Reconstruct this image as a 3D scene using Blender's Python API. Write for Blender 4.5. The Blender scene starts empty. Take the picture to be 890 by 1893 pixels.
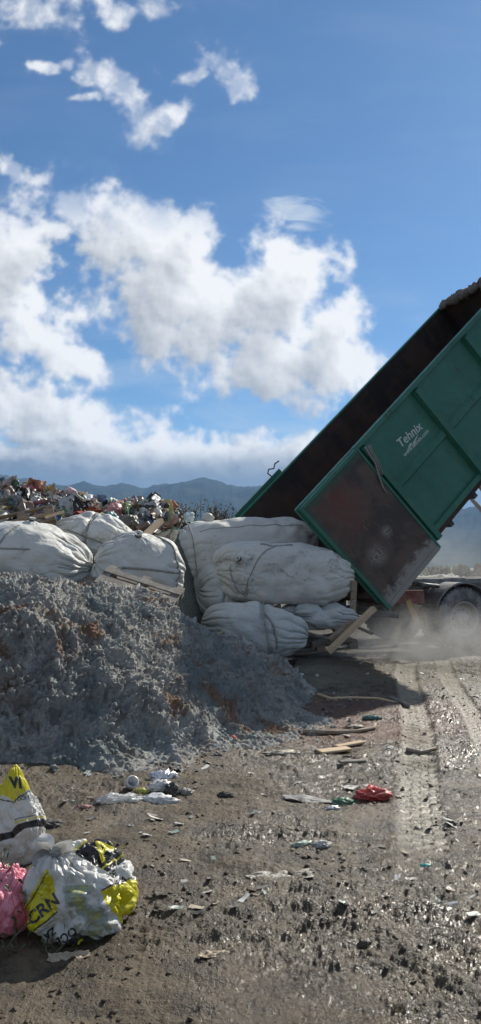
import bpy, math, random
import numpy as np
from mathutils import Vector, Matrix, noise as mnoise
from mathutils.bvhtree import BVHTree
R = math.radians
scene = bpy.context.scene
COL = scene.collection
random.seed(7)

# ------------------------------------------------------------------ camera
EYE = 1.45
PITCH = R(3.94)
FOC = 1430.0                       # focal length in pixels of the 890 x 1893 photograph
cam_d = bpy.data.cameras.new('camera'); cam = bpy.data.objects.new('camera', cam_d); COL.objects.link(cam)
cam.location = (0, 0, EYE); cam.rotation_euler = (R(90) + PITCH, 0, 0)
cam_d.sensor_fit = 'VERTICAL'; cam_d.sensor_height = 36; cam_d.lens = FOC / 1893 * 36
cam_d.clip_start = 0.05; cam_d.clip_end = 60000
scene.camera = cam
scene.render.resolution_x, scene.render.resolution_y = 481, 1024
scene.view_settings.view_transform = 'Standard'; scene.view_settings.look = 'None'
scene.view_settings.exposure = 0.35; scene.view_settings.gamma = 1
scene.cycles.use_denoising = True
scene.cycles.max_bounces = 6; scene.cycles.diffuse_bounces = 3; scene.cycles.volume_bounces = 1
scene.cycles.transparent_max_bounces = 12
scene.cycles.sample_clamp_indirect = 4

def ray(px, py):
    """direction (x, y=1 forward in camera depth) through a photograph pixel, in world axes"""
    xc = (px - 445) / FOC; yc = (946.5 - py) / FOC
    c, s = math.cos(PITCH), math.sin(PITCH)
    return Vector((xc, c - yc * s, s + yc * c))
def at(px, py, Y):
    d = ray(px, py); return Vector((0, 0, EYE)) + d * (Y / d.y)
def onground(px, py, h=0.0):
    d = ray(px, py); return Vector((0, 0, EYE)) + d * ((h - EYE) / d.z)

# ------------------------------------------------------------------ node helpers
class NT:
    def __init__(s, tree): s.t = tree; s.n = tree.nodes; s.l = tree.links
    def node(s, typ, **kw):
        n = s.n.new(typ)
        for k, v in kw.items(): setattr(n, k, v)
        return n
    def put(s, sock, v):
        if v is None: return
        if isinstance(v, bpy.types.NodeSocket): s.l.new(v, sock)
        else: sock.default_value = v
    def m(s, op, a, b=None, c=None, clamp=False):
        n = s.n.new('ShaderNodeMath'); n.operation = op; n.use_clamp = clamp
        s.put(n.inputs[0], a); s.put(n.inputs[1], b); s.put(n.inputs[2], c); return n.outputs[0]
    def vm(s, op, a, b=None, c=None):
        n = s.n.new('ShaderNodeVectorMath'); n.operation = op
        s.put(n.inputs[0], a)
        if op == 'SCALE': s.put(n.inputs['Scale'], b)
        else: s.put(n.inputs[1], b); s.put(n.inputs[2], c)
        return n.outputs['Value'] if op in ('LENGTH', 'DOT_PRODUCT', 'DISTANCE') else n.outputs[0]
    def ss(s, v, a, b, lo=0.0, hi=1.0, kind='SMOOTHSTEP'):
        n = s.n.new('ShaderNodeMapRange'); n.interpolation_type = kind
        s.put(n.inputs[0], v); s.put(n.inputs[1], a); s.put(n.inputs[2], b); s.put(n.inputs[3], lo); s.put(n.inputs[4], hi)
        return n.outputs[0]
    def mix(s, f, a, b, blend='MIX'):
        n = s.n.new('ShaderNodeMix'); n.data_type = 'RGBA'; n.blend_type = blend
        s.put(n.inputs[0], f); s.put(n.inputs[6], a); s.put(n.inputs[7], b); return n.outputs[2]
    def noise(s, vec, scale, detail=4, rough=0.55, dist=0.0, typ='FBM', lac=2.0):
        n = s.n.new('ShaderNodeTexNoise'); n.noise_type = typ; n.normalize = True if typ == 'FBM' else False
        s.put(n.inputs['Vector'], vec); n.inputs['Scale'].default_value = scale; n.inputs['Detail'].default_value = detail
        n.inputs['Roughness'].default_value = rough; n.inputs['Distortion'].default_value = dist; n.inputs['Lacunarity'].default_value = lac
        return n
    def ramp(s, f, stops):
        n = s.n.new('ShaderNodeValToRGB'); e = n.color_ramp.elements
        while len(e) < len(stops): e.new(0.5)
        for i, (p, c) in enumerate(stops):
            e[i].position = p; e[i].color = (*c, 1) if len(c) == 3 else c
        s.put(n.inputs[0], f); return n.outputs[0]
def rgb(r, g, b): return (r, g, b, 1)
def srgb(r, g, b):
    f = lambda c: (c / 255 / 12.92) if c / 255 <= .04045 else ((c / 255 + .055) / 1.055) ** 2.4
    return (f(r), f(g), f(b), 1)

# ------------------------------------------------------------------ world, sun
SUN_EL, SUN_AZ = R(36.4), R(37.8)        # azimuth measured from +Y towards +X
world = bpy.data.worlds.new('World'); scene.world = world; world.use_nodes = True
w = NT(world.node_tree); w.n.clear()
wout = w.node('ShaderNodeOutputWorld'); bg = w.node('ShaderNodeBackground')
sky = w.node('ShaderNodeTexSky', sky_type='NISHITA', sun_disc=False)
sky.sun_elevation = SUN_EL; sky.sun_rotation = SUN_AZ
sky.altitude = 300; sky.air_density = 1.0; sky.dust_density = 0.25; sky.ozone_density = 3.0
tc = w.node('ShaderNodeTexCoord')
sep = w.node('ShaderNodeSeparateXYZ'); w.l.new(tc.outputs['Generated'], sep.inputs[0])
yy = w.m('MAXIMUM', w.m('ABSOLUTE', sep.outputs[1]), 0.22)
zz = w.m('MAXIMUM', sep.outputs[2], 0.0)
comb = w.node('ShaderNodeCombineXYZ')
w.put(comb.inputs[0], w.m('DIVIDE', sep.outputs[0], yy)); w.put(comb.inputs[1], w.m('DIVIDE', zz, yy))
w.put(comb.inputs[2], w.ss(sep.outputs[1], -0.3, 0.3, 3.0, 0.0))
UV = comb.outputs[0]

def uvc(px, py):
    d = ray(px, py); return d.x / d.y, d.z / d.y
# cumulus masses: photo position, radii, tilt (degrees, clockwise positive as seen), weight
BLOBS = [
 (250,425,150,58,22,1.0),(330,490,90,62,50,1.0),(300,560,110,90,35,1.0),(420,600,150,80,28,1.05),(530,540,95,95,35,1.0),(600,660,105,66,25,1.05),
 (490,700,120,42,16,.95),(620,580,70,60,40,.7),(370,660,90,50,35,.8),
 (5,480,75,110,10,1.05),(55,590,95,62,30,1.0),(130,665,75,32,32,.9),(100,560,22,34,-20,.5),
 (40,760,170,60,12,1.0),(130,810,120,60,10,1.0),(275,838,95,52,5,1.0),(340,850,120,42,0,1.0),(490,848,110,46,0,1.0),(60,880,330,50,0,1.1),(400,900,330,40,0,1.1),
 (65,12,52,27,0,.9),(200,8,26,24,20,.85),(272,8,20,18,10,.8),(225,180,66,24,45,.95),(178,142,26,16,20,.85),(300,218,50,18,-25,.95),(265,240,30,18,-40,.8),
 (436,148,38,20,42,.9),(368,150,22,11,-10,.75),(27,320,28,15,40,.95),(98,121,22,8,8,.8),(160,187,20,7,0,.7),(82,428,28,20,30,.9),
 (1480,520,320,120,10,1.0),(1500,760,500,120,0,1.0),(-420,420,300,160,0,1.0),(-700,760,500,140,0,1.0),(-350,-300,260,130,20,.8),(900,-700,300,110,20,.7),
]
_TAB = {}
def _tables(seed):
    if seed not in _TAB:
        r = np.random.RandomState(seed); p = r.permutation(256).astype(np.int32)
        r = np.random.RandomState(seed + 991); G = r.normal(size=(256, 3)).astype(np.float32); G /= np.linalg.norm(G, axis=1)[:, None]
        _TAB[seed] = (np.concatenate([p, p, p]), G)
    return _TAB[seed]
def pnoise(x, y, z=None, seed=0):
    """numpy gradient noise, roughly -1..1"""
    P, G = _tables(seed)
    x = np.asarray(x, np.float32); y = np.asarray(y, np.float32)
    fx = np.floor(x); fy = np.floor(y); xi = fx.astype(np.int32) & 255; yi = fy.astype(np.int32) & 255
    xf = x - fx; yf = y - fy
    u = xf * xf * xf * (xf * (xf * 6 - 15) + 10); v = yf * yf * yf * (yf * (yf * 6 - 15) + 10)
    if z is None:
        def c(i, j):
            h = P[P[xi + i] + yi + j]; a = h * (2 * np.pi / 256); return np.cos(a) * (xf - i) + np.sin(a) * (yf - j)
        a = c(0, 0); b = c(1, 0); cc = c(0, 1); d = c(1, 1)
        return ((a + u * (b - a)) * (1 - v) + (cc + u * (d - cc)) * v) * 1.5
    z = np.asarray(z, np.float32); fz = np.floor(z); zi = fz.astype(np.int32) & 255; zf = z - fz
    t = zf * zf * zf * (zf * (zf * 6 - 15) + 10)
    def c3(i, j, k):
        g = G[P[P[P[xi + i] + yi + j] + zi + k]]; return g[..., 0] * (xf - i) + g[..., 1] * (yf - j) + g[..., 2] * (zf - k)
    def lay(k):
        a = c3(0, 0, k); b = c3(1, 0, k); cc = c3(0, 1, k); d = c3(1, 1, k)
        return (a + u * (b - a)) * (1 - v) + (cc + u * (d - cc)) * v
    l0 = lay(0); l1 = lay(1); return (l0 + t * (l1 - l0)) * 1.5
def fbm(x, y, z=None, octv=5, rough=.5, lac=2.03, seed=0, kind='f'):
    s = 0; a = 1; n = 0
    for o in range(octv):
        v = pnoise(x, y, z, seed + o * 7)
        if kind == 'b': v = np.abs(v) * 2 - .5          # billow: round lumps, sharp creases
        elif kind == 'r': v = 1 - np.abs(v) * 2          # ridged
        s = s + v * a; n += a; a *= rough; x, y = (x * .8 - y * .6) * lac + 5.1, (x * .6 + y * .8) * lac + 1.7; z = None if z is None else z * lac
    return s / n
def sstep(v, a, b):
    t = np.clip((v - a) / (b - a), 0, 1); return t * t * (3 - 2 * t)

def cloud_map(W=2200, H=1100):
    """density and sunlight of the cumulus field over the sky's plane (U = x/y, V = z/y), marched towards the sun"""
    U, V = np.meshgrid(np.linspace(-1.1, 1.1, W, dtype=np.float32), np.linspace(0, 1.1, H, dtype=np.float32))
    def n(f, o, r, seed, kind='f'): return fbm(U * f + 31.7, V * f + 17.3, None, o, r, 2.03, seed, kind)
    wx = n(7, 4, .5, 3) * .026 + n(30, 3, .55, 13) * .010; wy = n(7, 4, .5, 23) * .022 + n(30, 3, .55, 33) * .010
    Uw = U + wx; Vw = V + wy
    acc = np.full(U.shape, -.8, np.float32)
    for (cx, cy, rx, ry, rot, wt) in BLOBS:
        u, v = uvc(cx, cy); k = 1.0 / FOC * (1 + v * v * .9); a = -R(rot)
        dx = Uw - u; dy = Vw - v
        X = (dx * math.cos(a) + dy * math.sin(a)) / (rx * k); Y = (-dx * math.sin(a) + dy * math.cos(a)) / (ry * k)
        acc = np.maximum(acc, wt * (1 - .66 * (X * X + Y * Y) ** .62))
    bill = -n(16, 6, .55, 41, 'b')
    f = n(20, 8, .58, 53); f3 = n(60, 5, .6, 61)
    low = sstep(V, .20, .12)                        # the low bank is puffier, the high clouds are torn
    D = acc + f * (.95 - .35 * low) + bill * (.25 + .45 * low) + f3 * .12 * (1 - .6 * low) - .15
    D = D + sstep(V + wy * 1.6, .155, .100) * 1.5 + sstep(V, .1, .06)            # closed deck along the horizon
    dens = np.clip(D, 0, 1.3)
    du = 2.2 / W
    tau = np.zeros_like(dens); 
    for st in range(1, 15):
        L = 2.6 * st ** 1.35
        sx = int(round(L * .55)); sy = int(round(L * .84))
        sh = np.zeros_like(dens); sh[:H - sy, :W - sx] = dens[sy:, sx:]
        tau += sh * (L ** .6) * .03
    lit = np.exp(-np.clip(tau - .24, 0, 9) * .50)
    g = np.zeros_like(dens); k = 5; g[k:-k, k:-k] = dens[k:-k, k:-k] - dens[2 * k:, 2 * k:]   # bright towards the sun
    lit = np.clip(lit + np.clip(g, -.3, .3) * (.75 + .5 * low), 0, 1)
    alpha = (1 - low) * sstep(D, -.12, .50) + low * sstep(D, -.05, .34)
    def blur(a, r):
        for ax in (0, 1):
            c = np.cumsum(np.pad(a, [(r + 1, r) if i == ax else (0, 0) for i in (0, 1)], mode='edge'), axis=ax)
            a = (c[2 * r + 1:] - c[:-2 * r - 1]) / (2 * r + 1) if ax == 0 else (c[:, 2 * r + 1:] - c[:, :-2 * r - 1]) / (2 * r + 1)
        return a
    det = fbm(U * 26 + 3, V * 40, None, 6, .6, seed=71, kind='b') * .30 + fbm(U * 9, V * 16 + 2, None, 3, .5, seed=72) * .35
    base = sstep(V + fbm(U * 5, V * 9, None, 5, .55, seed=73) * .05, .105, .185)
    lit = np.clip((lit * .48 + blur(lit, 8) * .52 - det * low) * (1 - low * .75 * (1 - base)), 0, 1)
    hi = sstep(V, .42, .50); wisp = sstep(fbm(U * 24 + 9, V * 24, None, 7, .62, seed=74), -.25, .35)
    alpha = alpha * (1 - hi * (1 - (.35 + .55 * wisp))); soft = np.clip((D + .35) / 1.1, 0, 1) ** 2; alpha = np.maximum(alpha * .75 + blur(alpha, 3) * .25, soft * .25 * (1 - low))
    img = bpy.data.images.new('cloud_field', W, H, alpha=False, float_buffer=True, is_data=True)
    px = np.ones((H, W, 4), np.float32); px[..., 0] = alpha; px[..., 1] = lit; px[..., 2] = np.clip(dens, 0, 1)
    img.pixels.foreach_set(px.ravel()); img.update(); img.pack()
    return img
ti = w.node('ShaderNodeTexImage', extension='MIRROR' , interpolation='Cubic'); ti.image = cloud_map()
mpi = w.node('ShaderNodeMapping', vector_type='POINT'); mpi.inputs['Location'].default_value = (.5, 0, 0); mpi.inputs['Scale'].default_value = (1 / 2.2, 1 / 1.1, 1)
w.l.new(UV, mpi.inputs[0]); w.l.new(mpi.outputs[0], ti.inputs[0])
sc = w.node('ShaderNodeSeparateColor'); w.l.new(ti.outputs[0], sc.inputs[0])
alpha, lit, thick = sc.outputs[0], sc.outputs[1], sc.outputs[2]
sepUV = w.node('ShaderNodeSeparateXYZ'); w.l.new(UV, sepUV.inputs[0]); Vv = sepUV.outputs[1]
cdark = w.mix(w.ss(Vv, .10, .24), srgb(118, 134, 152), srgb(172, 178, 186))
ccol = w.mix(w.ss(lit, .05, .80, kind='LINEAR'), cdark, srgb(252, 253, 254))
ccol = w.mix(w.ss(Vv, .095, .165, .62, 0.0), ccol, srgb(108, 134, 162))
# sky brightness
SKY_STR = 0.105
skyc = w.vm('MULTIPLY', sky.outputs[0], (SKY_STR * .60, SKY_STR * .82, SKY_STR * .95))
# thin high veil and the lens-shaped wisp
veil = w.noise(w.vm('MULTIPLY', UV, (1.2, 4.0, 1)), 4.0, 5, .55, .3).outputs[0]
veil = w.m('MULTIPLY', w.ss(veil, .42, .8), w.ss(Vv, .10, .42, .75, .06))
U0, V0 = uvc(545, 393)
mp = w.node('ShaderNodeMapping', vector_type='TEXTURE'); mp.inputs['Location'].default_value = (U0, V0, 0)
mp.inputs['Rotation'].default_value = (0, 0, R(-3)); mp.inputs['Scale'].default_value = (88 / FOC, 40 / FOC, 1)
wn = w.noise(w.vm('MULTIPLY', UV, (1, 2.6, 1)), 22, 5, .55, .6)
w.put(mp.inputs[0], w.vm('MULTIPLY', w.vm('ADD', UV, w.vm('SCALE', w.vm('SUBTRACT', wn.outputs['Color'], (.5, .5, .5)), .05)), (1, 1, 0)))
lens = w.m('MULTIPLY', w.ss(w.vm('LENGTH', mp.outputs[0]), 1.0, .25), w.ss(wn.outputs[0], .25, .62, .35, .85))
thin = w.m('MAXIMUM', veil, w.m('MULTIPLY', lens, .9))
sky1 = w.mix(thin, skyc, rgb(.66, .74, .83))
fin = w.mix(alpha, sky1, ccol)
w.put(bg.inputs[0], fin); bg.inputs[1].default_value = 0.79
w.l.new(bg.outputs[0], wout.inputs[0])
world.cycles.sampling_method = 'MANUAL'; world.cycles.sample_map_resolution = 512

sun_d = bpy.data.lights.new('sun', 'SUN'); sun = bpy.data.objects.new('sun', sun_d); COL.objects.link(sun)
sun_d.energy = 5.0; sun_d.angle = R(0.53); sun_d.color = (1, .94, .84)
sdir = Vector((math.sin(SUN_AZ) * math.cos(SUN_EL), math.cos(SUN_AZ) * math.cos(SUN_EL), math.sin(SUN_EL)))
sun.rotation_euler = sdir.to_track_quat('Z', 'Y').to_euler()

# ================================================================== mesh helpers
def link(o, parent=None):
    COL.objects.link(o)
    if parent is not None: o.parent = parent
    return o
def meshobj(name, V, F, mat=None, parent=None, smooth=True, cols=None, mats=None, midx=None):
    """V (n,3) array, F (m,k) array or a list of faces -> ONE mesh object"""
    me = bpy.data.meshes.new(name)
    V = np.asarray(V, np.float32)
    if isinstance(F, np.ndarray):
        m, k = F.shape
        me.vertices.add(len(V)); me.vertices.foreach_set('co', V.ravel())
        me.loops.add(m * k); me.loops.foreach_set('vertex_index', F.astype(np.int32).ravel())
        me.polygons.add(m); me.polygons.foreach_set('loop_start', np.arange(0, m * k, k, dtype=np.int32))
        me.update(calc_edges=True); me.validate()
    else:
        me.from_pydata(V.tolist(), [], F); me.update()
    if cols is not None:
        at_ = me.color_attributes.new('Col', 'FLOAT_COLOR', 'POINT')
        c = np.ones((len(V), 4), np.float32); c[:, :3] = cols; at_.data.foreach_set('color', c.ravel())
    for x in (mats or ([mat] if mat else [])): me.materials.append(x)
    if midx is not None: me.polygons.foreach_set('material_index', np.asarray(midx, np.int32))
    me.polygons.foreach_set('use_smooth', [smooth] * len(me.polygons))
    return link(bpy.data.objects.new(name, me), parent)
def tag(o, label=None, cat=None, group=None, kind=None):
    if label: o['label'] = label
    if cat: o['category'] = cat
    if group: o['group'] = group
    if kind: o['kind'] = kind
    return o
def empty(name, loc=(0, 0, 0), rz=0.0, parent=None):
    o = bpy.data.objects.new(name, None); o.location = loc; o.rotation_euler = (0, 0, rz); o.empty_display_size = .1
    return link(o, parent)
class MB:
    """collects shapes, then links them as one mesh"""
    def __init__(s): s.v = []; s.f = []
    def add(s, V, F):
        b = len(s.v); s.v += [tuple(map(float, p)) for p in V]; s.f += [tuple(int(i) + b for i in f) for f in F]; return s
    def box(s, a, b, bev=0.0, M=None):
        (x0, y0, z0), (x1, y1, z1) = a, b
        if bev <= 0:
            V = [(x, y, z) for z in (z0, z1) for y in (y0, y1) for x in (x0, x1)]
            F = [(0, 2, 3, 1), (4, 5, 7, 6), (0, 1, 5, 4), (2, 6, 7, 3), (0, 4, 6, 2), (1, 3, 7, 5)]
        else:
            e = min(bev, (x1 - x0) * .45, (y1 - y0) * .45, (z1 - z0) * .45)
            V = []; 
            for z in (z0, z1):
                for y in (y0, y1):
                    for x in (x0, x1):
                        sx = e if x == x0 else -e; sy = e if y == y0 else -e; sz = e if z == z0 else -e
                        V += [(x + sx, y + sy, z), (x + sx, y, z + sz), (x, y + sy, z + sz)]
            c = lambda i, k: i * 3 + k          # corner i, 0: z face, 1: y face, 2: x face
            F = [(c(0, 0), c(2, 0), c(3, 0), c(1, 0)), (c(4, 0), c(5, 0), c(7, 0), c(6, 0)),
                 (c(0, 1), c(1, 1), c(5, 1), c(4, 1)), (c(2, 1), c(6, 1), c(7, 1), c(3, 1)),
                 (c(0, 2), c(4, 2), c(6, 2), c(2, 2)), (c(1, 2), c(3, 2), c(7, 2), c(5, 2))]
            for i, j, p, q in ((0, 1, 0, 1), (2, 3, 0, 1), (4, 5, 0, 1), (6, 7, 0, 1), (0, 2, 0, 2), (1, 3, 0, 2), (4, 6, 0, 2), (5, 7, 0, 2), (0, 4, 1, 2), (1, 5, 1, 2), (2, 6, 1, 2), (3, 7, 1, 2)):
                F.append((c(i, p), c(j, p), c(j, q), c(i, q)))
            for i in range(8): F.append((c(i, 0), c(i, 1), c(i, 2)))
        if M is not None: V = [M @ Vector(p) for p in V]
        return s.add(V, F)
    def bar(s, p, q, w, h, up=(0, 0, 1), bev=0.0):
        p, q = Vector(p), Vector(q); d = (q - p); L = d.length; d.normalize()
        up = Vector(up); side = up.cross(d)
        if side.length < 1e-3: side = Vector((0, 1, 0)).cross(d)
        side.normalize(); u = d.cross(side)
        M = Matrix((d, side, u)).transposed().to_4x4(); M.translation = p
        return s.box((0, -w / 2, -h / 2), (L, w / 2, h / 2), bev, M)
    def tube(s, pts, r, n=8, cap=True):
        pts = [Vector(p) for p in pts]; rr = r if hasattr(r, '__len__') else [r] * len(pts)
        rings = []; pu = None
        for i, p in enumerate(pts):
            d = (pts[min(i + 1, len(pts) - 1)] - pts[max(i - 1, 0)]).normalized()
            if pu is None: pu = Vector((0, 0, 1)) if abs(d.z) < .9 else Vector((1, 0, 0))
            u = (pu - d * pu.dot(d)); u = u.normalized() if u.length > 1e-4 else d.orthogonal().normalized(); pu = u; v = d.cross(u)
            rings.append([p + (u * math.cos(2 * math.pi * k / n) + v * math.sin(2 * math.pi * k / n)) * rr[i] for k in range(n)])
        V = [q for rg in rings for q in rg]; F = []
        for i in range(len(rings) - 1):
            for k in range(n): F.append((i * n + k, i * n + (k + 1) % n, (i + 1) * n + (k + 1) % n, (i + 1) * n + k))
        if cap: F.append(tuple(range(n))[::-1]); F.append(tuple(range((len(rings) - 1) * n, len(rings) * n)))
        return s.add(V, F)
    def lathe(s, prof, n=32, M=None):
        """profile [(radius, height)] around local z"""
        V = []; F = []
        for (r, z) in prof: V += [(r * math.cos(2 * math.pi * k / n), r * math.sin(2 * math.pi * k / n), z) for k in range(n)]
        for i in range(len(prof) - 1):
            for k in range(n): F.append((i * n + k, i * n + (k + 1) % n, (i + 1) * n + (k + 1) % n, (i + 1) * n + k))
        if M is not None: V = [M @ Vector(p) for p in V]
        return s.add(V, F)
    def build(s, name, mat, parent=None, smooth=False):
        return meshobj(name, np.array(s.v), s.f, mat, parent, smooth)

def blob_grid(n):
    """directions and quads of a cube-sphere"""
    t = np.tan(np.linspace(-math.pi / 4, math.pi / 4, n + 1)); P = []; Q = []; base = 0
    a, b = np.meshgrid(t, t); one = np.ones_like(a)
    for (X, Y, Z) in ((one, a, b), (-one, -a, b), (-a, one, b), (a, -one, b), (-b, a, one), (b, a, -one)):
        P.append(np.stack([X, Y, Z], -1).reshape(-1, 3))
        i = np.arange(n * (n + 1)).reshape(n, n + 1)[:, :n].ravel() + base
        Q.append(np.stack([i, i + 1, i + n + 2, i + n + 1], 1)); base += (n + 1) ** 2
    P = np.concatenate(P); Q = np.concatenate(Q)
    P /= np.linalg.norm(P, axis=1)[:, None]
    k, inv = np.unique(np.round(P * 1e5).astype(np.int64), axis=0, return_inverse=True)[0:2]
    inv = inv.ravel(); first = np.zeros(len(k), np.int64); first[inv] = np.arange(len(P))
    return P[first], inv[Q]
_BG = {}
def bgrid(n):
    if n not in _BG: _BG[n] = blob_grid(n)
    return _BG[n]
def unit(v): return v / np.maximum(np.linalg.norm(v, axis=-1, keepdims=True), 1e-9)
def rotm(rx=0, ry=0, rz=0): return np.array((Matrix.Rotation(rz, 3, 'Z') @ Matrix.Rotation(ry, 3, 'Y') @ Matrix.Rotation(rx, 3, 'X')))

# ================================================================== materials
def mat(name):
    m = bpy.data.materials.new(name); m.use_nodes = True; t = NT(m.node_tree)
    b = t.n.get('Principled BSDF'); return m, t, b
def bump(t, b, h, strength=.5, dist=.01, base=None):
    n = t.node('ShaderNodeBump'); n.inputs['Strength'].default_value = strength; n.inputs['Distance'].default_value = dist
    t.put(n.inputs['Height'], h)
    if base is not None: t.l.new(base, n.inputs['Normal'])
    t.l.new(n.outputs[0], b.inputs['Normal']); return n.outputs[0]
def coords(t, kind='Object'): return t.node('ShaderNodeTexCoord').outputs[kind]
def simple(name, col, rough=.6, metal=0, var=.25, scale=8, dirt=(.12, .105, .085), dirtamt=.4, bumpd=.004, spec=.5, trans=0):
    m, t, b = mat(name); c = coords(t)
    n = t.noise(c, scale, 6, .6).outputs[0]; n2 = t.noise(c, scale * 5, 4, .6).outputs[0]
    a = t.mix(t.ss(n, .3, .7), rgb(*[x * (1 - var) for x in col]), rgb(*[min(1, x * (1 + var)) for x in col]))
    a = t.mix(t.m('MULTIPLY', t.ss(t.m('ADD', n, t.m('MULTIPLY', n2, .5)), .65, .95), dirtamt), a, rgb(*dirt))
    t.put(b.inputs['Base Color'], a); b.inputs['Roughness'].default_value = rough; b.inputs['Metallic'].default_value = metal
    b.inputs['Specular IOR Level'].default_value = spec
    if trans: b.inputs['Transmission Weight'].default_value = trans
    bump(t, b, n2, .6, bumpd); return m

# mud
def mud_material():
    m, t, b = mat('wet_mud'); c = coords(t, 'Object')
    n1 = t.noise(c, .55, 5, .55, .3).outputs[0]; n2 = t.noise(c, 4.5, 6, .62, .2).outputs[0]; n3 = t.noise(c, 28, 6, .65).outputs[0]; n4 = t.noise(c, 120, 4, .6).outputs[0]
    col = t.mix(t.ss(n2, .32, .68), srgb(48, 40, 28), srgb(98, 86, 66))
    col = t.mix(t.m('MULTIPLY', t.ss(n1, .42, .62), .55), col, srgb(74, 63, 48))
    col = t.mix(t.m('MULTIPLY', t.ss(n3, .54, .80), .5), col, srgb(136, 126, 102))
    col = t.mix(t.m('MULTIPLY', t.ss(n4, .56, .75), .35), col, srgb(44, 39, 33))
    # greyish fibre dust blown from the bags and the truck
    sp = t.node('ShaderNodeSeparateXYZ'); t.l.new(c, sp.inputs[0])
    dz = t.m('MULTIPLY', t.ss(t.m('ADD', sp.outputs[1], t.m('MULTIPLY', t.m('SUBTRACT', n2, .5), 3.0)), 7.6, 10.2), t.ss(n3, .3, .6, .35, .85))
    dz = t.m('MULTIPLY', dz, t.ss(t.m('ADD', sp.outputs[0], t.m('MULTIPLY', t.m('SUBTRACT', n2, .5), 1.5)), .6, 1.9, 1.0, .22))
    shadow_tone = t.ss(t.m('ADD', t.vm('LENGTH', t.vm('MULTIPLY', t.vm('SUBTRACT', c, (1.0, 7.6, 0)), (.50, .80, 0))), t.m('MULTIPLY', t.m('SUBTRACT', n2, .5), 1.1)), 1.1, .55)
    col = t.mix(t.m('MULTIPLY', shadow_tone, .9), col, srgb(86, 56, 36))  # dark brown of the container's cast shadow, painted into the mud colour
    col = t.mix(dz, col, srgb(118, 122, 114))
    ga = t.node('ShaderNodeAttribute'); ga.attribute_name = 'Col'; gs = t.node('ShaderNodeSeparateColor'); t.l.new(ga.outputs[0], gs.inputs[0])
    col = t.mix(t.m('MULTIPLY', gs.outputs[1], .35), col, srgb(62, 54, 42))
    col = t.mix(t.m('MULTIPLY', gs.outputs[0], .62), col, srgb(168, 162, 146))
    far = t.ss(sp.outputs[1], 60, 220)
    col = t.mix(far, col, t.mix(t.ss(t.noise(c, .012, 4, .6).outputs[0], .4, .6), srgb(70, 82, 50), srgb(112, 106, 76)))
    vor = t.node('ShaderNodeTexVoronoi'); vor.inputs['Scale'].default_value = 9.0; t.l.new(c, vor.inputs['Vector'])
    fleck = t.ss(vor.outputs['Distance'], .07, .03)
    pick = t.node('ShaderNodeSeparateColor'); t.l.new(vor.outputs['Color'], pick.inputs[0])
    fleck = t.m('MULTIPLY', fleck, t.ss(pick.outputs[0], .80, .82))
    col = t.mix(t.m('MULTIPLY', fleck, .8), col, t.mix(pick.outputs[1], srgb(205, 205, 196), srgb(150, 118, 84)))
    t.put(b.inputs['Base Color'], col)
    wet = t.noise(c, 1.1, 4, .55, .4).outputs[0]
    wetx = t.m('ADD', wet, t.ss(sp.outputs[0], -1.0, 1.4, -.10, .13))
    ro = t.ss(t.m('ADD', wetx, t.m('MULTIPLY', t.m('SUBTRACT', n3, .5), .45)), .36, .62, .70, .22)
    ro = t.m('ADD', ro, t.m('MULTIPLY', dz, .35), clamp=True)
    ro = t.m('ADD', t.m('ADD', ro, t.m('MULTIPLY', gs.outputs[0], .25)), t.ss(sp.outputs[1], 6.5, 11, 0, .30), clamp=True); t.put(b.inputs['Roughness'], ro); t.put(b.inputs['Specular IOR Level'], t.ss(sp.outputs[1], 6, 11, .42, .15))
    h = t.m('ADD', t.m('MULTIPLY', n3, .019), t.m('MULTIPLY', n4, .007)); h = t.m('ADD', h, t.m('MULTIPLY', n2, .02))
    n = t.node('ShaderNodeBump'); n.inputs['Strength'].default_value = 1.0; n.inputs['Distance'].default_value = 1.0
    fade = t.ss(sp.outputs[1], 15, 60, 1.0, .05); t.put(n.inputs['Strength'], fade); t.put(n.inputs['Height'], h); t.l.new(n.outputs[0], b.inputs['Normal'])
    return m
M_MUD = mud_material()

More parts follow.
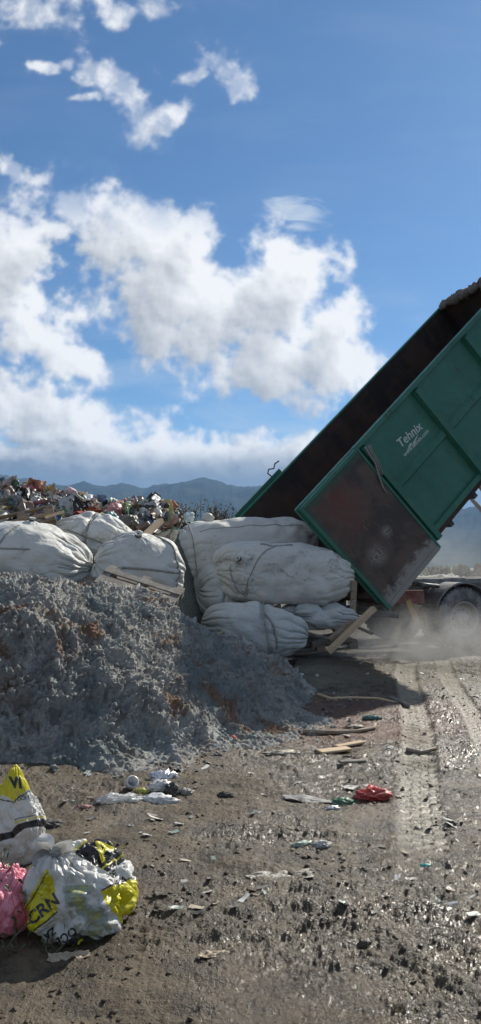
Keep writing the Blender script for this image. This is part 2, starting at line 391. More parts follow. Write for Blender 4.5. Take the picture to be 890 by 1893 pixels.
def fabric_material(name, base, grime, grime_amt):
    """dusty woven white sack"""
    m, t, b = mat(name); c = coords(t); oi = t.node('ShaderNodeObjectInfo').outputs['Random']
    cc = t.vm('ADD', c, t.vm('SCALE', (7.3, 3.1, 5.7), t.m('MULTIPLY', oi, 9.0)))
    n1 = t.noise(cc, 1.6, 5, .6, .4).outputs[0]; n2 = t.noise(t.vm('MULTIPLY', cc, (1, 1, 1.8)), 1.9, 6, .62, .8).outputs[0]; n3 = t.noise(cc, 22, 5, .65).outputs[0]
    col = t.mix(t.ss(n1, .35, .65), rgb(*[x * .88 for x in base]), rgb(*base))
    g = t.m('MULTIPLY', t.ss(t.m('ADD', n2, t.m('MULTIPLY', t.m('SUBTRACT', n3, .5), .35)), .52, .80), grime_amt)
    col = t.mix(g, col, rgb(*grime))
    geo = t.node('ShaderNodeNewGeometry'); nz = t.node('ShaderNodeSeparateXYZ'); t.l.new(geo.outputs['Normal'], nz.inputs[0])
    dust = t.m('MULTIPLY', t.ss(nz.outputs[2], .2, .9), t.ss(n3, .35, .7, .1, .5))     # settled fibre dust on upward faces
    col = t.mix(dust, col, rgb(.40, .41, .385))
    t.put(b.inputs['Base Color'], col); b.inputs['Roughness'].default_value = .62; b.inputs['Specular IOR Level'].default_value = .35
    b.inputs['Sheen Weight'].default_value = .1
    wv = t.node('ShaderNodeTexWave'); wv.inputs['Scale'].default_value = 60; wv.inputs['Distortion'].default_value = 1; t.l.new(c, wv.inputs['Vector'])
    cre = t.noise(t.vm('MULTIPLY', cc, (1, 2.4, 1)), 6, 5, .6, .8, typ='RIDGED_MULTIFRACTAL').outputs[0]
    h = t.m('ADD', t.m('MULTIPLY', cre, .0022), t.m('MULTIPLY', wv.outputs[1], .0005)); h = t.m('ADD', h, t.m('MULTIPLY', n3, .003))
    bump(t, b, h, .8, 1.0); return m
M_SACK = fabric_material('sack_fabric', (.60, .60, .56), (.13, .125, .11), .95)
M_SACK_D = fabric_material('dusty_sack_fabric', (.50, .53, .52), (.17, .18, .17), .55)
M_STRAP = simple('strap_webbing', (.30, .30, .27), .8, var=.4, scale=30, dirtamt=.6)
M_CORD = simple('black_cord', (.05, .05, .05), .7)

def wood_material(name, a, b2, dusty=.4):
    m, t, b = mat(name); c = coords(t, 'Generated'); ob = coords(t)
    g = t.noise(t.vm('MULTIPLY', ob, (2, 26, 26)), 3, 5, .6, .6).outputs[0]; n = t.noise(ob, 9, 5, .6).outputs[0]
    col = t.mix(t.ss(g, .3, .7), rgb(*a), rgb(*b2)); col = t.mix(t.m('MULTIPLY', t.ss(n, .45, .7), dusty), col, rgb(.33, .34, .32))
    t.put(b.inputs['Base Color'], col); b.inputs['Roughness'].default_value = .8; bump(t, b, g, .5, .003); return m
M_WOOD = wood_material('weathered_wood', (.16, .11, .07), (.34, .26, .18))
M_WOODG = wood_material('grey_dusty_wood', (.11, .095, .08), (.22, .20, .17), .5)
M_WOODL = wood_material('fresh_wood', (.42, .30, .18), (.60, .46, .30), .2)

def paint_material():
    m, t, b = mat('green_container_paint'); c = coords(t)
    n1 = t.noise(c, 1.3, 5, .6, .3).outputs[0]; n2 = t.noise(t.vm('MULTIPLY', c, (1, 1, .35)), 7, 6, .65).outputs[0]; n3 = t.noise(c, 45, 4, .6).outputs[0]
    col = t.mix(t.ss(n1, .3, .7), srgb(40, 100, 84), srgb(52, 116, 97))
    col = t.mix(t.m('MULTIPLY', t.ss(n2, .5, .75), .35), col, srgb(84, 112, 98))
    st = t.noise(t.vm('MULTIPLY', c, (9, 9, .5)), 2.2, 5, .7, .3).outputs[0]
    col = t.mix(t.m('MULTIPLY', t.ss(st, .52, .78), .30), col, srgb(96, 104, 84))
    col = t.mix(t.m('MULTIPLY', t.ss(t.m('ADD', st, t.m('MULTIPLY', n2, .4)), .86, .98), .6), col, srgb(92, 66, 46))
    col = t.mix(t.ss(t.m('ADD', n2, t.m('MULTIPLY', n3, .35)), .80, .88), col, srgb(74, 46, 32))
    t.put(b.inputs['Base Color'], col); t.put(b.inputs['Roughness'], t.ss(n2, .3, .7, .38, .62)); bump(t, b, t.m('ADD', t.m('ADD', n1, t.m('MULTIPLY', n2, .25)), t.m('MULTIPLY', n3, .04)), .55, .045); return m
M_GREEN = paint_material()
def inside_material():
    m, t, b = mat('rusty_dark_steel'); c = coords(t)
    n1 = t.noise(c, 1.8, 6, .62, .4).outputs[0]; n2 = t.noise(t.vm('MULTIPLY', c, (1, 1, .3)), 6, 6, .65).outputs[0]; n3 = t.noise(c, 40, 4, .6).outputs[0]
    col = t.mix(t.ss(n1, .35, .65), srgb(44, 38, 36), srgb(74, 56, 46)); col = t.mix(t.m('MULTIPLY', t.ss(n2, .55, .75), .6), col, srgb(98, 66, 48))
    t.put(b.inputs['Base Color'], col); b.inputs['Roughness'].default_value = .72; bump(t, b, n3, .4, .004); return m
M_INSIDE = inside_material()
def door_material():
    m, t, b = mat('scraped_rusty_door_steel'); c = coords(t); sp = t.node('ShaderNodeSeparateXYZ'); t.l.new(c, sp.inputs[0])
    n1 = t.noise(c, 1.6, 5, .6, .5).outputs[0]; n2 = t.noise(c, 5.5, 7, .68, .3).outputs[0]; n3 = t.noise(c, 30, 5, .65).outputs[0]
    col = t.mix(t.ss(n1, .38, .62), srgb(62, 54, 50), srgb(92, 76, 66))
    red = t.ss(t.vm('DISTANCE', t.vm('MULTIPLY', c, (1, 0, .8)), (.55, 0, 1.35)), .60, .1)
    col = t.mix(t.m('MULTIPLY', red, t.ss(n2, .35, .65, .25, .9)), col, srgb(106, 56, 46))
    # pale dried slurry along the bottom edge and one splash
    e = t.m('ADD', sp.outputs[2], t.m('MULTIPLY', t.m('SUBTRACT', n2, .5), .55))
    low = t.ss(e, .24, .10)
    u = t.m('ADD', t.vm('DISTANCE', t.vm('MULTIPLY', c, (1, 0, 1)), (.46, 0, .72)), t.m('MULTIPLY', t.m('SUBTRACT', n3, .5), .55))
    u2 = t.m('ADD', t.vm('DISTANCE', t.vm('MULTIPLY', c, (1, 0, 1)), (.86, 0, .86)), t.m('MULTIPLY', t.m('SUBTRACT', n3, .5), .4))
    sp1 = t.m('MAXIMUM', t.m('MULTIPLY', t.ss(u, .26, .06), t.ss(n3, .40, .58)), t.m('MULTIPLY', t.ss(u2, .15, .03), t.ss(n3, .4, .55)))
    scr = t.m('MULTIPLY', t.ss(t.noise(t.vm('MULTIPLY', c, (5, 1, 1.2)), 7, 5, .7, 1.2).outputs[0], .58, .68), t.ss(n2, .45, .58))
    col = t.mix(t.m('MULTIPLY', t.m('MAXIMUM', t.m('MAXIMUM', low, sp1), t.m('MULTIPLY', scr, .5)), .75), col, srgb(158, 156, 150))
    # green paint left round the rim
    edge = t.m('MAXIMUM', t.ss(t.m('ADD', sp.outputs[2], t.m('MULTIPLY', t.m('SUBTRACT', n2, .5), .3)), 1.95, 2.12), t.ss(t.m('ADD', sp.outputs[0], t.m('MULTIPLY', t.m('SUBTRACT', n2, .5), .3)), .14, .02))
    col = t.mix(t.m('MULTIPLY', edge, .7), col, srgb(52, 88, 72))
    t.put(b.inputs['Base Color'], col); b.inputs['Roughness'].default_value = .6; bump(t, b, t.m('ADD', n3, t.m('MULTIPLY', n1, 2)), .5, .006); return m
M_DOOR = door_material()
M_LETTER = simple('white_lettering', (.62, .66, .64), .6, var=.15, scale=18, dirt=(.12, .3, .24), dirtamt=.45, bumpd=.0005)
M_STEEL = simple('dusty_chassis_steel', (.20, .20, .195), .6, .2, dirt=(.34, .34, .32), dirtamt=.7)
M_DARK = simple('dark_steel', (.05, .05, .05), .55, .2, dirt=(.25, .25, .24), dirtamt=.55)
M_CHROME = simple('cylinder_steel', (.62, .63, .64), .35, .6, dirtamt=.2)
M_RED = simple('red_marker', (.20, .05, .04), .7, var=.4, scale=5, dirt=(.2, .17, .15), dirtamt=.7)
M_TYRE = simple('dusty_tyre_rubber', (.15, .145, .14), .85, var=.4, scale=6, dirt=(.30, .295, .28), dirtamt=.75)
M_RIM = simple('dusty_wheel_rim', (.42, .41, .38), .6, .3, dirt=(.30, .28, .25), dirtamt=.6)
M_CABP = simple('white_cab_paint', (.7, .7, .7), .35, dirtamt=.3)
M_GLASS, _t, _b = mat('dark_glass'); _b.inputs['Base Color'].default_value = (.02, .03, .035, 1); _b.inputs['Roughness'].default_value = .08

# ================================================================== ground and terrain
def gh(x, y):
    """coarse ground height"""
    x = np.asarray(x, np.float32); y = np.asarray(y, np.float32)
    side = sstep(-x, .25, 1.1)
    bank = side * (1.0 * sstep(y, 8.6, 10.4) + .95 * sstep(y, 10.9, 12.8))
    bank = bank + .35 * sstep(y, 11.6, 13.0) * sstep(-x, -1.2, .2) * (1 - side * .8)
    bank = bank * (1 - sstep(y, 16, 26))
    rise = .03 * np.sin(x * .9 + 1) * np.sin(y * .7)
    drop = -7.0 * sstep(y, 34, 90)
    return bank + rise + drop
def g0(x, y): return float(gh(x, y))

def track(x, y, x0, slope, w):
    """signed position inside a tyre track, 0..1 mask"""
    c = x0 + slope * (y - 5.4) + .03 * np.sin(y * 1.1); u = (x - c) / w
    return u, sstep(1 - np.abs(u), 0, .35)
def ground_detail(x, y):
    a = fbm(x * .8, y * .8, None, 3, .5, seed=100) * .035
    ridg = fbm(x * 2.0 + 3, y * 4.2, None, 5, .55, seed=110, kind='r')
    b_ = np.clip(ridg - .12, 0, 1) * .034
    c_ = fbm(x * 9, y * 11, None, 5, .6, seed=120) * .018 + fbm(x * 17, y * 24, None, 4, .62, seed=125, kind='b') * -.010 + fbm(x * 40, y * 48, None, 3, .65, seed=127, kind='r') * .011
    lum = np.clip(fbm(x * 5, y * 6.0, None, 4, .55, seed=130) - .24, 0, 1) * .035      # clods
    rough = .45 + .80 * sstep(fbm(x * .75, y * 1.1, None, 4, .55, seed=140), -.22, .38)
    smooth_left = 1 - .25 * sstep(-x, -.2, 1.2) * sstep(-y, -5.4, -4.2)
    h = a + (b_ + c_ + lum) * rough * smooth_left
    for (x0, sl, wd, y0, y1) in ((1.235, .20, .150, 3.7, 12.5), (1.78, .20, .12, 5.2, 12.5), (.62, -.05, .17, 4.8, 6.2)):
        u, m_ = track(x, y, x0, sl, wd)
        m_ = m_ * sstep(y, y0, y0 + .5) * (1 - sstep(y, y1 - .8, y1))
        m_ = m_ * (.55 + .45 * sstep(fbm(x * 2, y * 2, None, 3, .5, seed=150), -.45, .05))
        bars = .5 + .5 * np.cos(y * 2 * np.pi / .125 + np.where(np.floor(u * 2.5) % 2 == 0, 0, np.pi)); bars = sstep(bars, .35, .65)
        groove = sstep(np.abs((u * 2.5) % 1 - .5), .40, .47)
        prof = -.018 + bars * .013 - groove * .003
        h = h * (1 - .85 * m_) + prof * m_
        lip = np.exp(-((np.abs(u) - 1.12) / .14) ** 2) * .006 * sstep(y, y0, y0 + .5) * (1 - sstep(y, y1 - .8, y1)); h = h + lip * (.4 + .6 * pnoise(x * 6, y * 6, None, 160))
    return h
def build_ground():
    t = np.concatenate([np.linspace(-30, -1.6, 24)[:-1], np.linspace(-1.6, -.62, 50)[:-1], np.linspace(-.62, .62, 620), np.linspace(.62, 1.6, 50)[1:], np.linspace(1.6, 30, 24)[1:]])
    ys = [0.9]
    while ys[-1] < 16: ys.append(ys[-1] + max(.0045, ys[-1] * .0034))
    while ys[-1] < 30000: ys.append(ys[-1] * 1.035)
    ys = np.array(ys); nx, ny = len(t), len(ys)
    T, Y = np.meshgrid(t, ys); X = T * (Y * .72 + .55)
    near = (1 - sstep(Y, 18, 40)); ins = near > 0
    det = np.zeros_like(X); det[ins] = ground_detail(X[ins], Y[ins]) * near[ins]
    H = gh(X, Y) + det
    V = np.stack([X, Y, H], -1).reshape(-1, 3)
    behind = np.array([[-60, -60, -.02], [60, -60, -.02]])
    i = (np.arange(ny - 1)[:, None] * nx + np.arange(nx - 1)[None]).ravel()
    F = np.stack([i, i + 1, i + nx + 1, i + nx], 1)
    cols = np.zeros((len(V), 3), np.float32); x_, y_ = V[:, 0], V[:, 1]
    u_, m_ = track(x_, y_, 1.235, .20, .16); cols[:, 0] = m_ * (.45 + .55 * sstep(.5 + .5 * np.cos(y_ * 2 * np.pi / .125 + np.where(np.floor(u_ * 2.5) % 2 == 0, 0, np.pi)), .35, .65)) * sstep(y_, 3.7, 4.4) * (1 - sstep(y_, 11.7, 12.5)); u_, m_ = track(x_, y_, 1.78, .20, .13); cols[:, 0] = np.maximum(cols[:, 0], .7 * m_ * sstep(y_, 5.2, 6) * (1 - sstep(y_, 11.7, 12.5)))
    cols[:, 1] = sstep(fbm(x_ * .75, y_ * 1.1, None, 4, .55, seed=140), -.22, .38)
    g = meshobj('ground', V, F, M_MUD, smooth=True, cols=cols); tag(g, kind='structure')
    # the piece under and behind the camera
    x0 = float(X[0, 0]); x1 = float(X[0, -1])
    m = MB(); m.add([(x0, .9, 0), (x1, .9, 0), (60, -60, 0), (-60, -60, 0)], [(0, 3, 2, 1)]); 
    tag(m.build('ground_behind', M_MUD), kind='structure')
    global GROUND_BV
    k = Y.ravel()[F[:, 0]] < 20; GROUND_BV = BVHTree.FromPolygons(V[Y.ravel() < 22].tolist(), F[k].tolist())
    return g
ground = build_ground()
def surf(x, y): 
    """fine ground height at a point"""
    h = GROUND_BV.ray_cast(Vector((x, y, 6)), Vector((0, 0, -1))); return h[0].z if h[0] is not None else g0(x, y)

# mountains: a ring of forested ridges several kilometres away
def mountains():
    prof_px = [(-900, 900), (-500, 880), (-250, 868), (-60, 868), (0, 884), (40, 894), (85, 905), (130, 906), (160, 902), (195, 905), (225, 902), (262, 912), (300, 901), (335, 897), (372, 893), (410, 901), (450, 908), (480, 906), (560, 925), (700, 945), (800, 952), (860, 949), (930, 945), (1100, 930), (1400, 915), (2000, 900)]
    az_k = [math.atan2(ray(p, q).x, ray(p, q).y) for p, q in prof_px]
    D = 5200.0
    h_k = [ray(p, q).z / math.hypot(ray(p, q).x, ray(p, q).y) * D for p, q in prof_px]
    az = np.concatenate([np.linspace(-1.2, -.4, 120)[:-1], np.linspace(-.4, .42, 700), np.linspace(.42, 1.25, 120)[1:]]); ds = np.concatenate([np.linspace(2300, 5200, 50), np.linspace(5300, 7500, 12)])
    A, DD = np.meshgrid(az, ds)
    ridge = np.interp(A, az_k, h_k)
    x = np.sin(A) * DD; y = np.cos(A) * DD
    u = (DD - 2300) / 2900
    prof = np.where(u < 1, sstep(u, -.1, 1.15) ** 1.2 / sstep(np.array([1.0]), -.1, 1.15)[0] ** 1.2, 1 - (u - 1) * .6)
    nz = fbm(x / 700, y / 700, None, 6, .55, seed=200, kind='r') * 90 * np.clip(u * (1.3 - u) * 2.2, 0, 1)
    top = pnoise(A * 140, A * 0 + 3, None, 210) * 3.5 + pnoise(A * 420, A * 0 + 3, None, 211) * 1.2
    H = ridge * prof + nz * (np.abs(DD - 5200) > 1) + top * prof - 9
    V = np.stack([x, y, H], -1).reshape(-1, 3); nx, ny = len(az), len(ds)
    i = (np.arange(ny - 1)[:, None] * nx + np.arange(nx - 1)[None]).ravel(); F = np.stack([i, i + 1, i + nx + 1, i + nx], 1)
    m, t, b = mat('mountain_forest'); c = coords(t); n = t.noise(c, .004, 6, .6).outputs[0]; n2 = t.noise(c, .03, 5, .6).outputs[0]
    col = t.mix(t.ss(n, .35, .65), rgb(.022, .034, .022), rgb(.045, .055, .035)); col = t.mix(t.m('MULTIPLY', t.ss(n2, .5, .7), .4), col, rgb(.07, .07, .05))
    t.put(b.inputs['Base Color'], col); b.inputs['Roughness'].default_value = 1; b.inputs['Specular IOR Level'].default_value = 0
    tag(meshobj('mountains', V, F, m, smooth=True), kind='structure')
mountains()

# air: pale blue haze round everything
def haze():
    mb = MB(); mb.box((-9000, -60, -9.5), (9000, 8200, 640)); o = mb.build('haze', None)
    m = bpy.data.materials.new('air'); m.use_nodes = True; t = NT(m.node_tree); t.n.clear(); out = t.node('ShaderNodeOutputMaterial'); v = t.node('ShaderNodeVolumePrincipled')
    v.inputs['Color'].default_value = (.33, .56, .93, 1); v.inputs['Density'].default_value = .85e-4; v.inputs['Anisotropy'].default_value = .1
    t.l.new(v.outputs[0], out.inputs['Volume']); o.data.materials.append(m); m.cycles.homogeneous_volume = True if hasattr(m.cycles, 'homogeneous_volume') else None
    tag(o, kind='stuff')
haze()

# ================================================================== container
HEAD = R(21.5); TILT = R(45)
TOP = Vector((.864, 12.0, 2.33))
ex = Vector((math.cos(HEAD) * math.cos(TILT), math.sin(HEAD) * math.cos(TILT), math.sin(TILT)))
ey = Vector((-math.sin(HEAD), math.cos(HEAD), 0))
ez = ex.cross(ey)
CH, CL, CW = 2.2, 6.5, 2.45
CO = TOP - ez * CH
MC = Matrix((ex, ey, ez)).transposed().to_4x4(); MC.translation = CO
def wall_uv(px, py, off=0.0):
    """photograph pixel -> position on the container's near side wall"""
    o = Vector((0, 0, EYE)); d = ray(px, py); p0 = CO - ey * off
    k = (p0 - o).dot(ey) / d.dot(ey); q = MC.inverted() @ (o + d * k); return q.x, q.z
def text_mesh(body, size, extrude=.002, shear=0.0, offset=0.0, spacing=1.0):
    cu = bpy.data.curves.new('t', 'FONT'); cu.body = body; cu.size = size; cu.extrude = extrude; cu.shear = shear; cu.offset = offset; cu.space_character = spacing
    cu.align_x = 'CENTER'; cu.align_y = 'CENTER'; o = bpy.data.objects.new('t', cu); COL.objects.link(o)
    bpy.context.view_layer.update(); dg = bpy.context.evaluated_depsgraph_get(); me = bpy.data.meshes.new_from_object(o.evaluated_get(dg))
    bpy.data.objects.remove(o); V = np.array([v.co[:] for v in me.vertices]); F = [tuple(p.vertices) for p in me.polygons]; bpy.data.meshes.remove(me); return V, F

def container():
    root = empty('roll_off_container'); root.matrix_world = MC
    tag(root, 'green steel tipping container raised steeply with its rusty door swung open', 'container')
    B = .15                                        # underside of the walls
    th = .04
    m = MB(); m.box((0, 0, B), (CL, th, CH - .081)); side = m.build('side_wall', M_GREEN, root)
    m = MB(); m.box((.004, th, B + .02), (CL - .05, th + .006, CH - .082)); m.build('inner_lining', M_INSIDE, side)
    rails = MB(); rails.box((-.01, -.06, CH - .08), (CL + .01, th + .01, CH), .008); rails.build('top_rail', M_GREEN, side)
    rails = MB(); rails.box((1.46, -.055, B), (CL, -.001, B + .10), .006); rails.build('bottom_rail', M_GREEN, side)
    for x in (1.47, 2.92, 4.37, 5.82):
        r = MB(); prof = [(x, -.002), (x + .03, -.10), (x + .13, -.10), (x + .16, -.002)]
        z0, z1 = (B - .10 if x < 2 else B), CH - .112
        V = [(a, b_, z) for z in (z0, z1) for a, b_ in prof]; r.add(V, [(0, 1, 5, 4), (1, 2, 6, 5), (2, 3, 7, 6), (0, 3, 2, 1), (4, 5, 6, 7), (0, 4, 7, 3)])
        r.build('rib', M_GREEN, side)
    for x0, x1 in ((.9, 1.47), (1.63, 2.92), (3.08, 4.37), (4.53, 5.82), (5.98, CL)):
        r = MB(); zc = 1.20
        V = [(a, yb, z) for a in (x0, x1) for yb, z in ((-.002, zc - .09), (-.045, zc - .055), (-.045, zc + .055), (-.002, zc + .09))]
        r.add(V, [(0, 1, 5, 4), (1, 2, 6, 5), (2, 3, 7, 6), (0, 3, 2, 1), (4, 5, 6, 7)]); r.build('stiffener', M_GREEN, side)
    m = MB(); m.box((-.05, -.075, B - .02), (.07, -.005, CH + .01), .006); m.build('corner_post', M_GREEN, root)
    m = MB(); m.box((0, CW - th, B), (CL, CW, CH - .036)); fs = m.build('side_wall', M_GREEN, root)
    m = MB(); m.box((.004, CW - th - .006, B + .02), (CL - .05, CW - th, CH - .037)); m.build('inner_lining', M_INSIDE, fs)
    m = MB(); m.box((-.01, CW - th - .008, CH - .035), (CL + .01, CW + .05, CH), .008); m.build('top_rail', M_GREEN, fs)
    m = MB(); m.box((CL - .045, th + .007, B), (CL, CW - th - .007, CH - .02)); m.build('front_wall', M_INSIDE, root)
    m = MB(); m.box((.03, .002, .05), (CL, CW - .002, B - .003)); m.build('floor_panel', M_INSIDE, root)
    for yy_ in (.72, 1.62):
        m = MB(); m.box((.12, yy_, -.12), (CL - .1, yy_ + .12, .048)); m.build('skid_rail', M_DARK, root)
    for i in range(9):
        m = MB(); m.box((.5 + i * .7, .005, -.03), (.58 + i * .7, CW - .005, .047)); m.build('floor_beam', M_DARK, root)
    # near door folded flat along the side
    d = empty('door', (0, 0, 0), 0, root)
    m = MB(); m.box((.02, -.128, -.02), (1.40, -.100, 2.15)); pn = m.build('door_panel', M_DOOR, d)
    m = MB(); m.box((-.02, -.150, -.04), (.035, -.075, 2.19), .006); m.box((1.385, -.14, -.04), (1.43, -.085, 2.17), .006); m.box((.036, -.145, 2.13), (1.384, -.08, 2.19), .006); m.build('door_frame', M_GREEN, d)
    m = MB(); m.box((.036, -.15, -.05), (1.384, -.08, .03), .006); m.build('bottom_edge', M_DOOR, d)
    for z in (.35, 1.1, 1.85):
        h = MB(); h.tube([(-.035, -.06, z - .07), (-.035, -.06, z + .07)], .022, 10); h.build('hinge', M_GREEN, root)
    # far door, opened the other way
    m = MB(); m.box((.0, CW + .085, 0), (1.3, CW + .14, CH + .065), .006); fd = m.build('door', M_GREEN, root); fd['label'] = 'green door leaf folded behind the far side'
    m = MB(); m.tube([(1.08, CW + .11, CH + .06), (1.06, CW + .11, CH + .16), (1.13, CW + .11, CH + .20), (1.22, CW + .11, CH + .14), (1.3, CW + .11, CH + .19), (1.4, CW + .11, CH + .17)], .014, 7); m.build('latch_hook', M_DARK, fd)
    # slack strap hanging over the side behind the door
    u0 = wall_uv(672, 836, .15); pts = [wall_uv(a, b_, .16) for a, b_ in ((676, 826), (682, 838), (694, 856), (702, 880), (710, 902), (716, 912))]
    s = MB()
    for off, wd in ((0, .017), (.05, .014), (.09, .011)):
        P = [Vector((u + off * (1 - i / 8), -.155 - .012 * math.sin(i * 1.3 + off * 30) - off * .1, v - off * .3)) for i, (u, v) in enumerate(pts[:6 if off == 0 else 4])]
        s.tube(P, [wd * .8, wd, wd * .9, wd, wd * .8, wd * .5][:len(P)], 7)
    s.build('hanging_strap', M_STRAP, root, True)
    # lettering
    g = empty('logo', (0, 0, 0), 0, side)
    def put(V, cu, cv, y=-.0015, ang=0.0):
        c_, s_ = math.cos(ang), math.sin(ang); return [(cu + v[0] * c_ - v[1] * s_, y - v[2], cv + v[0] * s_ + v[1] * c_) for v in V]
    (ua, va), (ub, vb) = wall_uv(737, 823), wall_uv(778, 786); ang = math.atan2(vb - va, ub - ua); L = math.hypot(ub - ua, vb - va)
    V, F = text_mesh('Tehnix', 1, .001, .08, .012); V[:, :2] *= L / (V[:, 0].max() - V[:, 0].min()); V[:, 1] *= 1.05
    m = MB(); m.add(put(V, (ua + ub) / 2, (va + vb) / 2, ang=ang), F); m.build('lettering', M_LETTER, g)
    (ua, va), (ub, vb) = wall_uv(747, 842), wall_uv(792, 795); ang = math.atan2(vb - va, ub - ua); L = math.hypot(ub - ua, vb - va)
    V, F = text_mesh('www.tehnix.com', 1, .001, 0, .012); V[:, :2] *= L / (V[:, 0].max() - V[:, 0].min())
    m = MB(); m.add(put(V, (ua + ub) / 2, (va + vb) / 2, ang=ang), F); m.build('lettering', M_LETTER, g)
    q = [wall_uv(*p) for p in ((751, 836), (759, 818), (762, 821), (774, 800), (766, 823), (763, 820))]
    m = MB(); m.add([(u, -.0025, v) for u, v in q], [(0, 1, 2, 5)[::-1], (2, 3, 4, 5)[::-1]]); m.build('flash_mark', M_LETTER, g)
    return root
container()

# ================================================================== truck
def truck():
    base = Vector((3.8, 13.16, 0)) + ey * 1.25
    root = empty('hook_lift_truck', (base.x, base.y, 0.02), HEAD); tag(root, 'dusty hook lift truck chassis carrying the raised green container', 'truck')
    for s in (-1, 1):
        m = MB(); m.box((-1.35, s * .42 - .05, .86), (8.0, s * .42 + .05, 1.10), .008); m.build('chassis_rail', M_STEEL, root)
    m = MB(); m.box((-1.55, -.62, 1.104), (5.6, -.50, 1.20), .01); m.box((-1.55, .50, 1.104), (5.6, .62, 1.20), .01); m.build('subframe', M_STEEL, root)
    for x in (-1.2, .68, 2.4, 4.2): m = MB(); m.box((x, -.37, .9), (x + .1, .37, 1.06)); m.build('cross_member', M_DARK, root)
    m = MB(); m.tube([(-1.62, -.60, 1.15), (-1.62, -.30, 1.15)], .10, 16); m.tube([(-1.62, .30, 1.15), (-1.62, .60, 1.15)], .10, 16); m.tube([(-1.62, -.3, 1.15), (-1.62, .3, 1.15)], .04, 10); m.build('tipping_roller', M_DARK, root, True)
    m = MB(); m.box((-1.75, -1.18, .60), (-1.67, 1.18, .74), .01); m.box((-1.66, -.5, .62), (-1.36, -.4, .95)); m.box((-1.66, .4, .62), (-1.36, .5, .95)); m.build('rear_bumper', M_DARK, root)
    for s in (-1, 1):
        m = MB(); m.box((-1.60, s * .92 - .24, .78), (-1.40, s * .92 + .24, .98), .012); tl = m.build('tail_light', M_RED, root)
        m = MB(); m.box((-1.606, s * .92 - .2, .82), (-1.601, s * .92 - .02, .94)); m.build('lens', M_RED, tl)
    m = MB(); m.box((-1.38, -1.20, .80), (-.78, -1.16, 1.02), .006); m.build('side_panel', M_RED, root)
    m = MB(); m.bar((-.95, -1.215, .52), (-1.12, -1.215, .86), .02, .10); m.build('mudflap_bracket', simple('ochre_marker', (.42, .26, .08), .6), root)
    m = MB(); m.tube([(-1.05, -1.28, 1.13), (-.55, -1.28, 1.08)], .035, 10); m.tube([(-.72, -1.28, 1.10), (-.72, -1.0, 1.0)], .018, 8); m.build('marker_bar', M_DARK, root, True)
    for s in (-1, 1):
        for x in (0, 1.38):
            arc = [(x + .62 * math.cos(a), .52 + .62 * math.sin(a)) for a in np.linspace(R(22), R(158), 22)]
            V = [(px_, s * yy_, pz) for yy_ in (.68, 1.25) for px_, pz in arc] + [(x + .60 * math.cos(a), s * yy_, .52 + .60 * math.sin(a)) for yy_ in (.68, 1.25) for a in np.linspace(R(22), R(158), 22)]
            n = 22; F = []
            for i in range(n - 1): F += [(i, i + 1, n + i + 1, n + i), (2 * n + i, 3 * n + i, 3 * n + i + 1, 2 * n + i + 1), (i, 2 * n + i, 2 * n + i + 1, i + 1), (n + i, n + i + 1, 3 * n + i + 1, 3 * n + i)]
            F += [(0, n, 3 * n, 2 * n), (n - 1, 3 * n - 1, 4 * n - 1, 2 * n - 1)]
            mg = MB(); mg.add(V, F); mg.build('mudguard', M_STEEL, root, False)
    m = MB(); m.box((.0 - .06, -.95, .46), (.06, .95, .60), .02); m.build('axle', M_DARK, root)
    m = MB(); m.box((1.38 - .06, -.95, .46), (1.38 + .06, .95, .60), .02); m.build('axle', M_DARK, root)
    def wheel(x, y, s):
        w_ = empty('wheel', (x, y, .52), 0, root)
        Mx = Matrix.Rotation(R(90) * s, 4, 'X')             # local z -> outward
        tprof = [(.285, -.115), (.33, -.135), (.42, -.145), (.485, -.138), (.512, -.12), (.520, -.09), (.520, .09), (.512, .12), (.485, .138), (.42, .145), (.33, .135), (.285, .115)]
        t_ = MB(); t_.lathe(tprof, 56, Mx); ty = t_.build('tyre', M_TYRE, w_, True)
        tr = MB()
        for k in range(40):
            a = 2 * math.pi * k / 40
            for sgn in (-1, 1):
                Mk = Mx @ Matrix.Rotation(a + (.04 if sgn > 0 else 0), 4, 'Z'); tr.box((.515, -.026, .012 if sgn > 0 else -.125), (.535, .026, .125 if sgn > 0 else -.012), 0, Mk)
        tr.build('tread', M_TYRE, w_)
        r_ = MB(); r_.lathe([(.29, .12), (.30, .13), (.27, .12), (.255, .04), (.20, .02), (.17, .03), (.14, .05), (.12, .09), (.10, .13), (.001, .135)], 40, Mx); rim = r_.build('rim', M_RIM, w_, True)
        for k in range(10):
            a = 2 * math.pi * k / 10; b_ = MB(); b_.lathe([(.014, .02), (.014, .055), (.001, .058)], 6, Mx @ Matrix.Translation((.167 * math.cos(a), .167 * math.sin(a), 0))); b_.build('wheel_nut', M_STEEL, rim)
        return w_
    for x in (0, 1.38):
        for y in (-1.10, -.79): wheel(x, y, 1)
        for y in (1.10, .79): wheel(x, y, -1)
    for y, s in ((-1.05, 1), (1.05, -1)): wheel(5.6, y, s)
    m = MB(); m.tube([(.93, -.25, 3.13), (1.75, -.25, 2.36)], .045, 12); m.build('ram_rod', M_CHROME, root, True)
    m = MB(); m.tube([(1.75, -.25, 2.36), (3.0, -.25, 1.22)], .085, 14); m.build('lift_ram', M_STEEL, root, True)
    m = MB(); m.tube([(.93, .25, 3.13), (1.75, .25, 2.36)], .045, 12); m.build('ram_rod', M_CHROME, root, True)
    m = MB(); m.tube([(1.75, .25, 2.36), (3.0, .25, 1.22)], .085, 14); m.build('lift_ram', M_STEEL, root, True)
    cab = MB(); cab.add([(5.0, s * 1.2, z) if k == 0 else (7.1, s * 1.2, z) for s in (-1, 1) for k, z in ((0, 1.0), (1, 1.0), (1, 1.9))] , [])
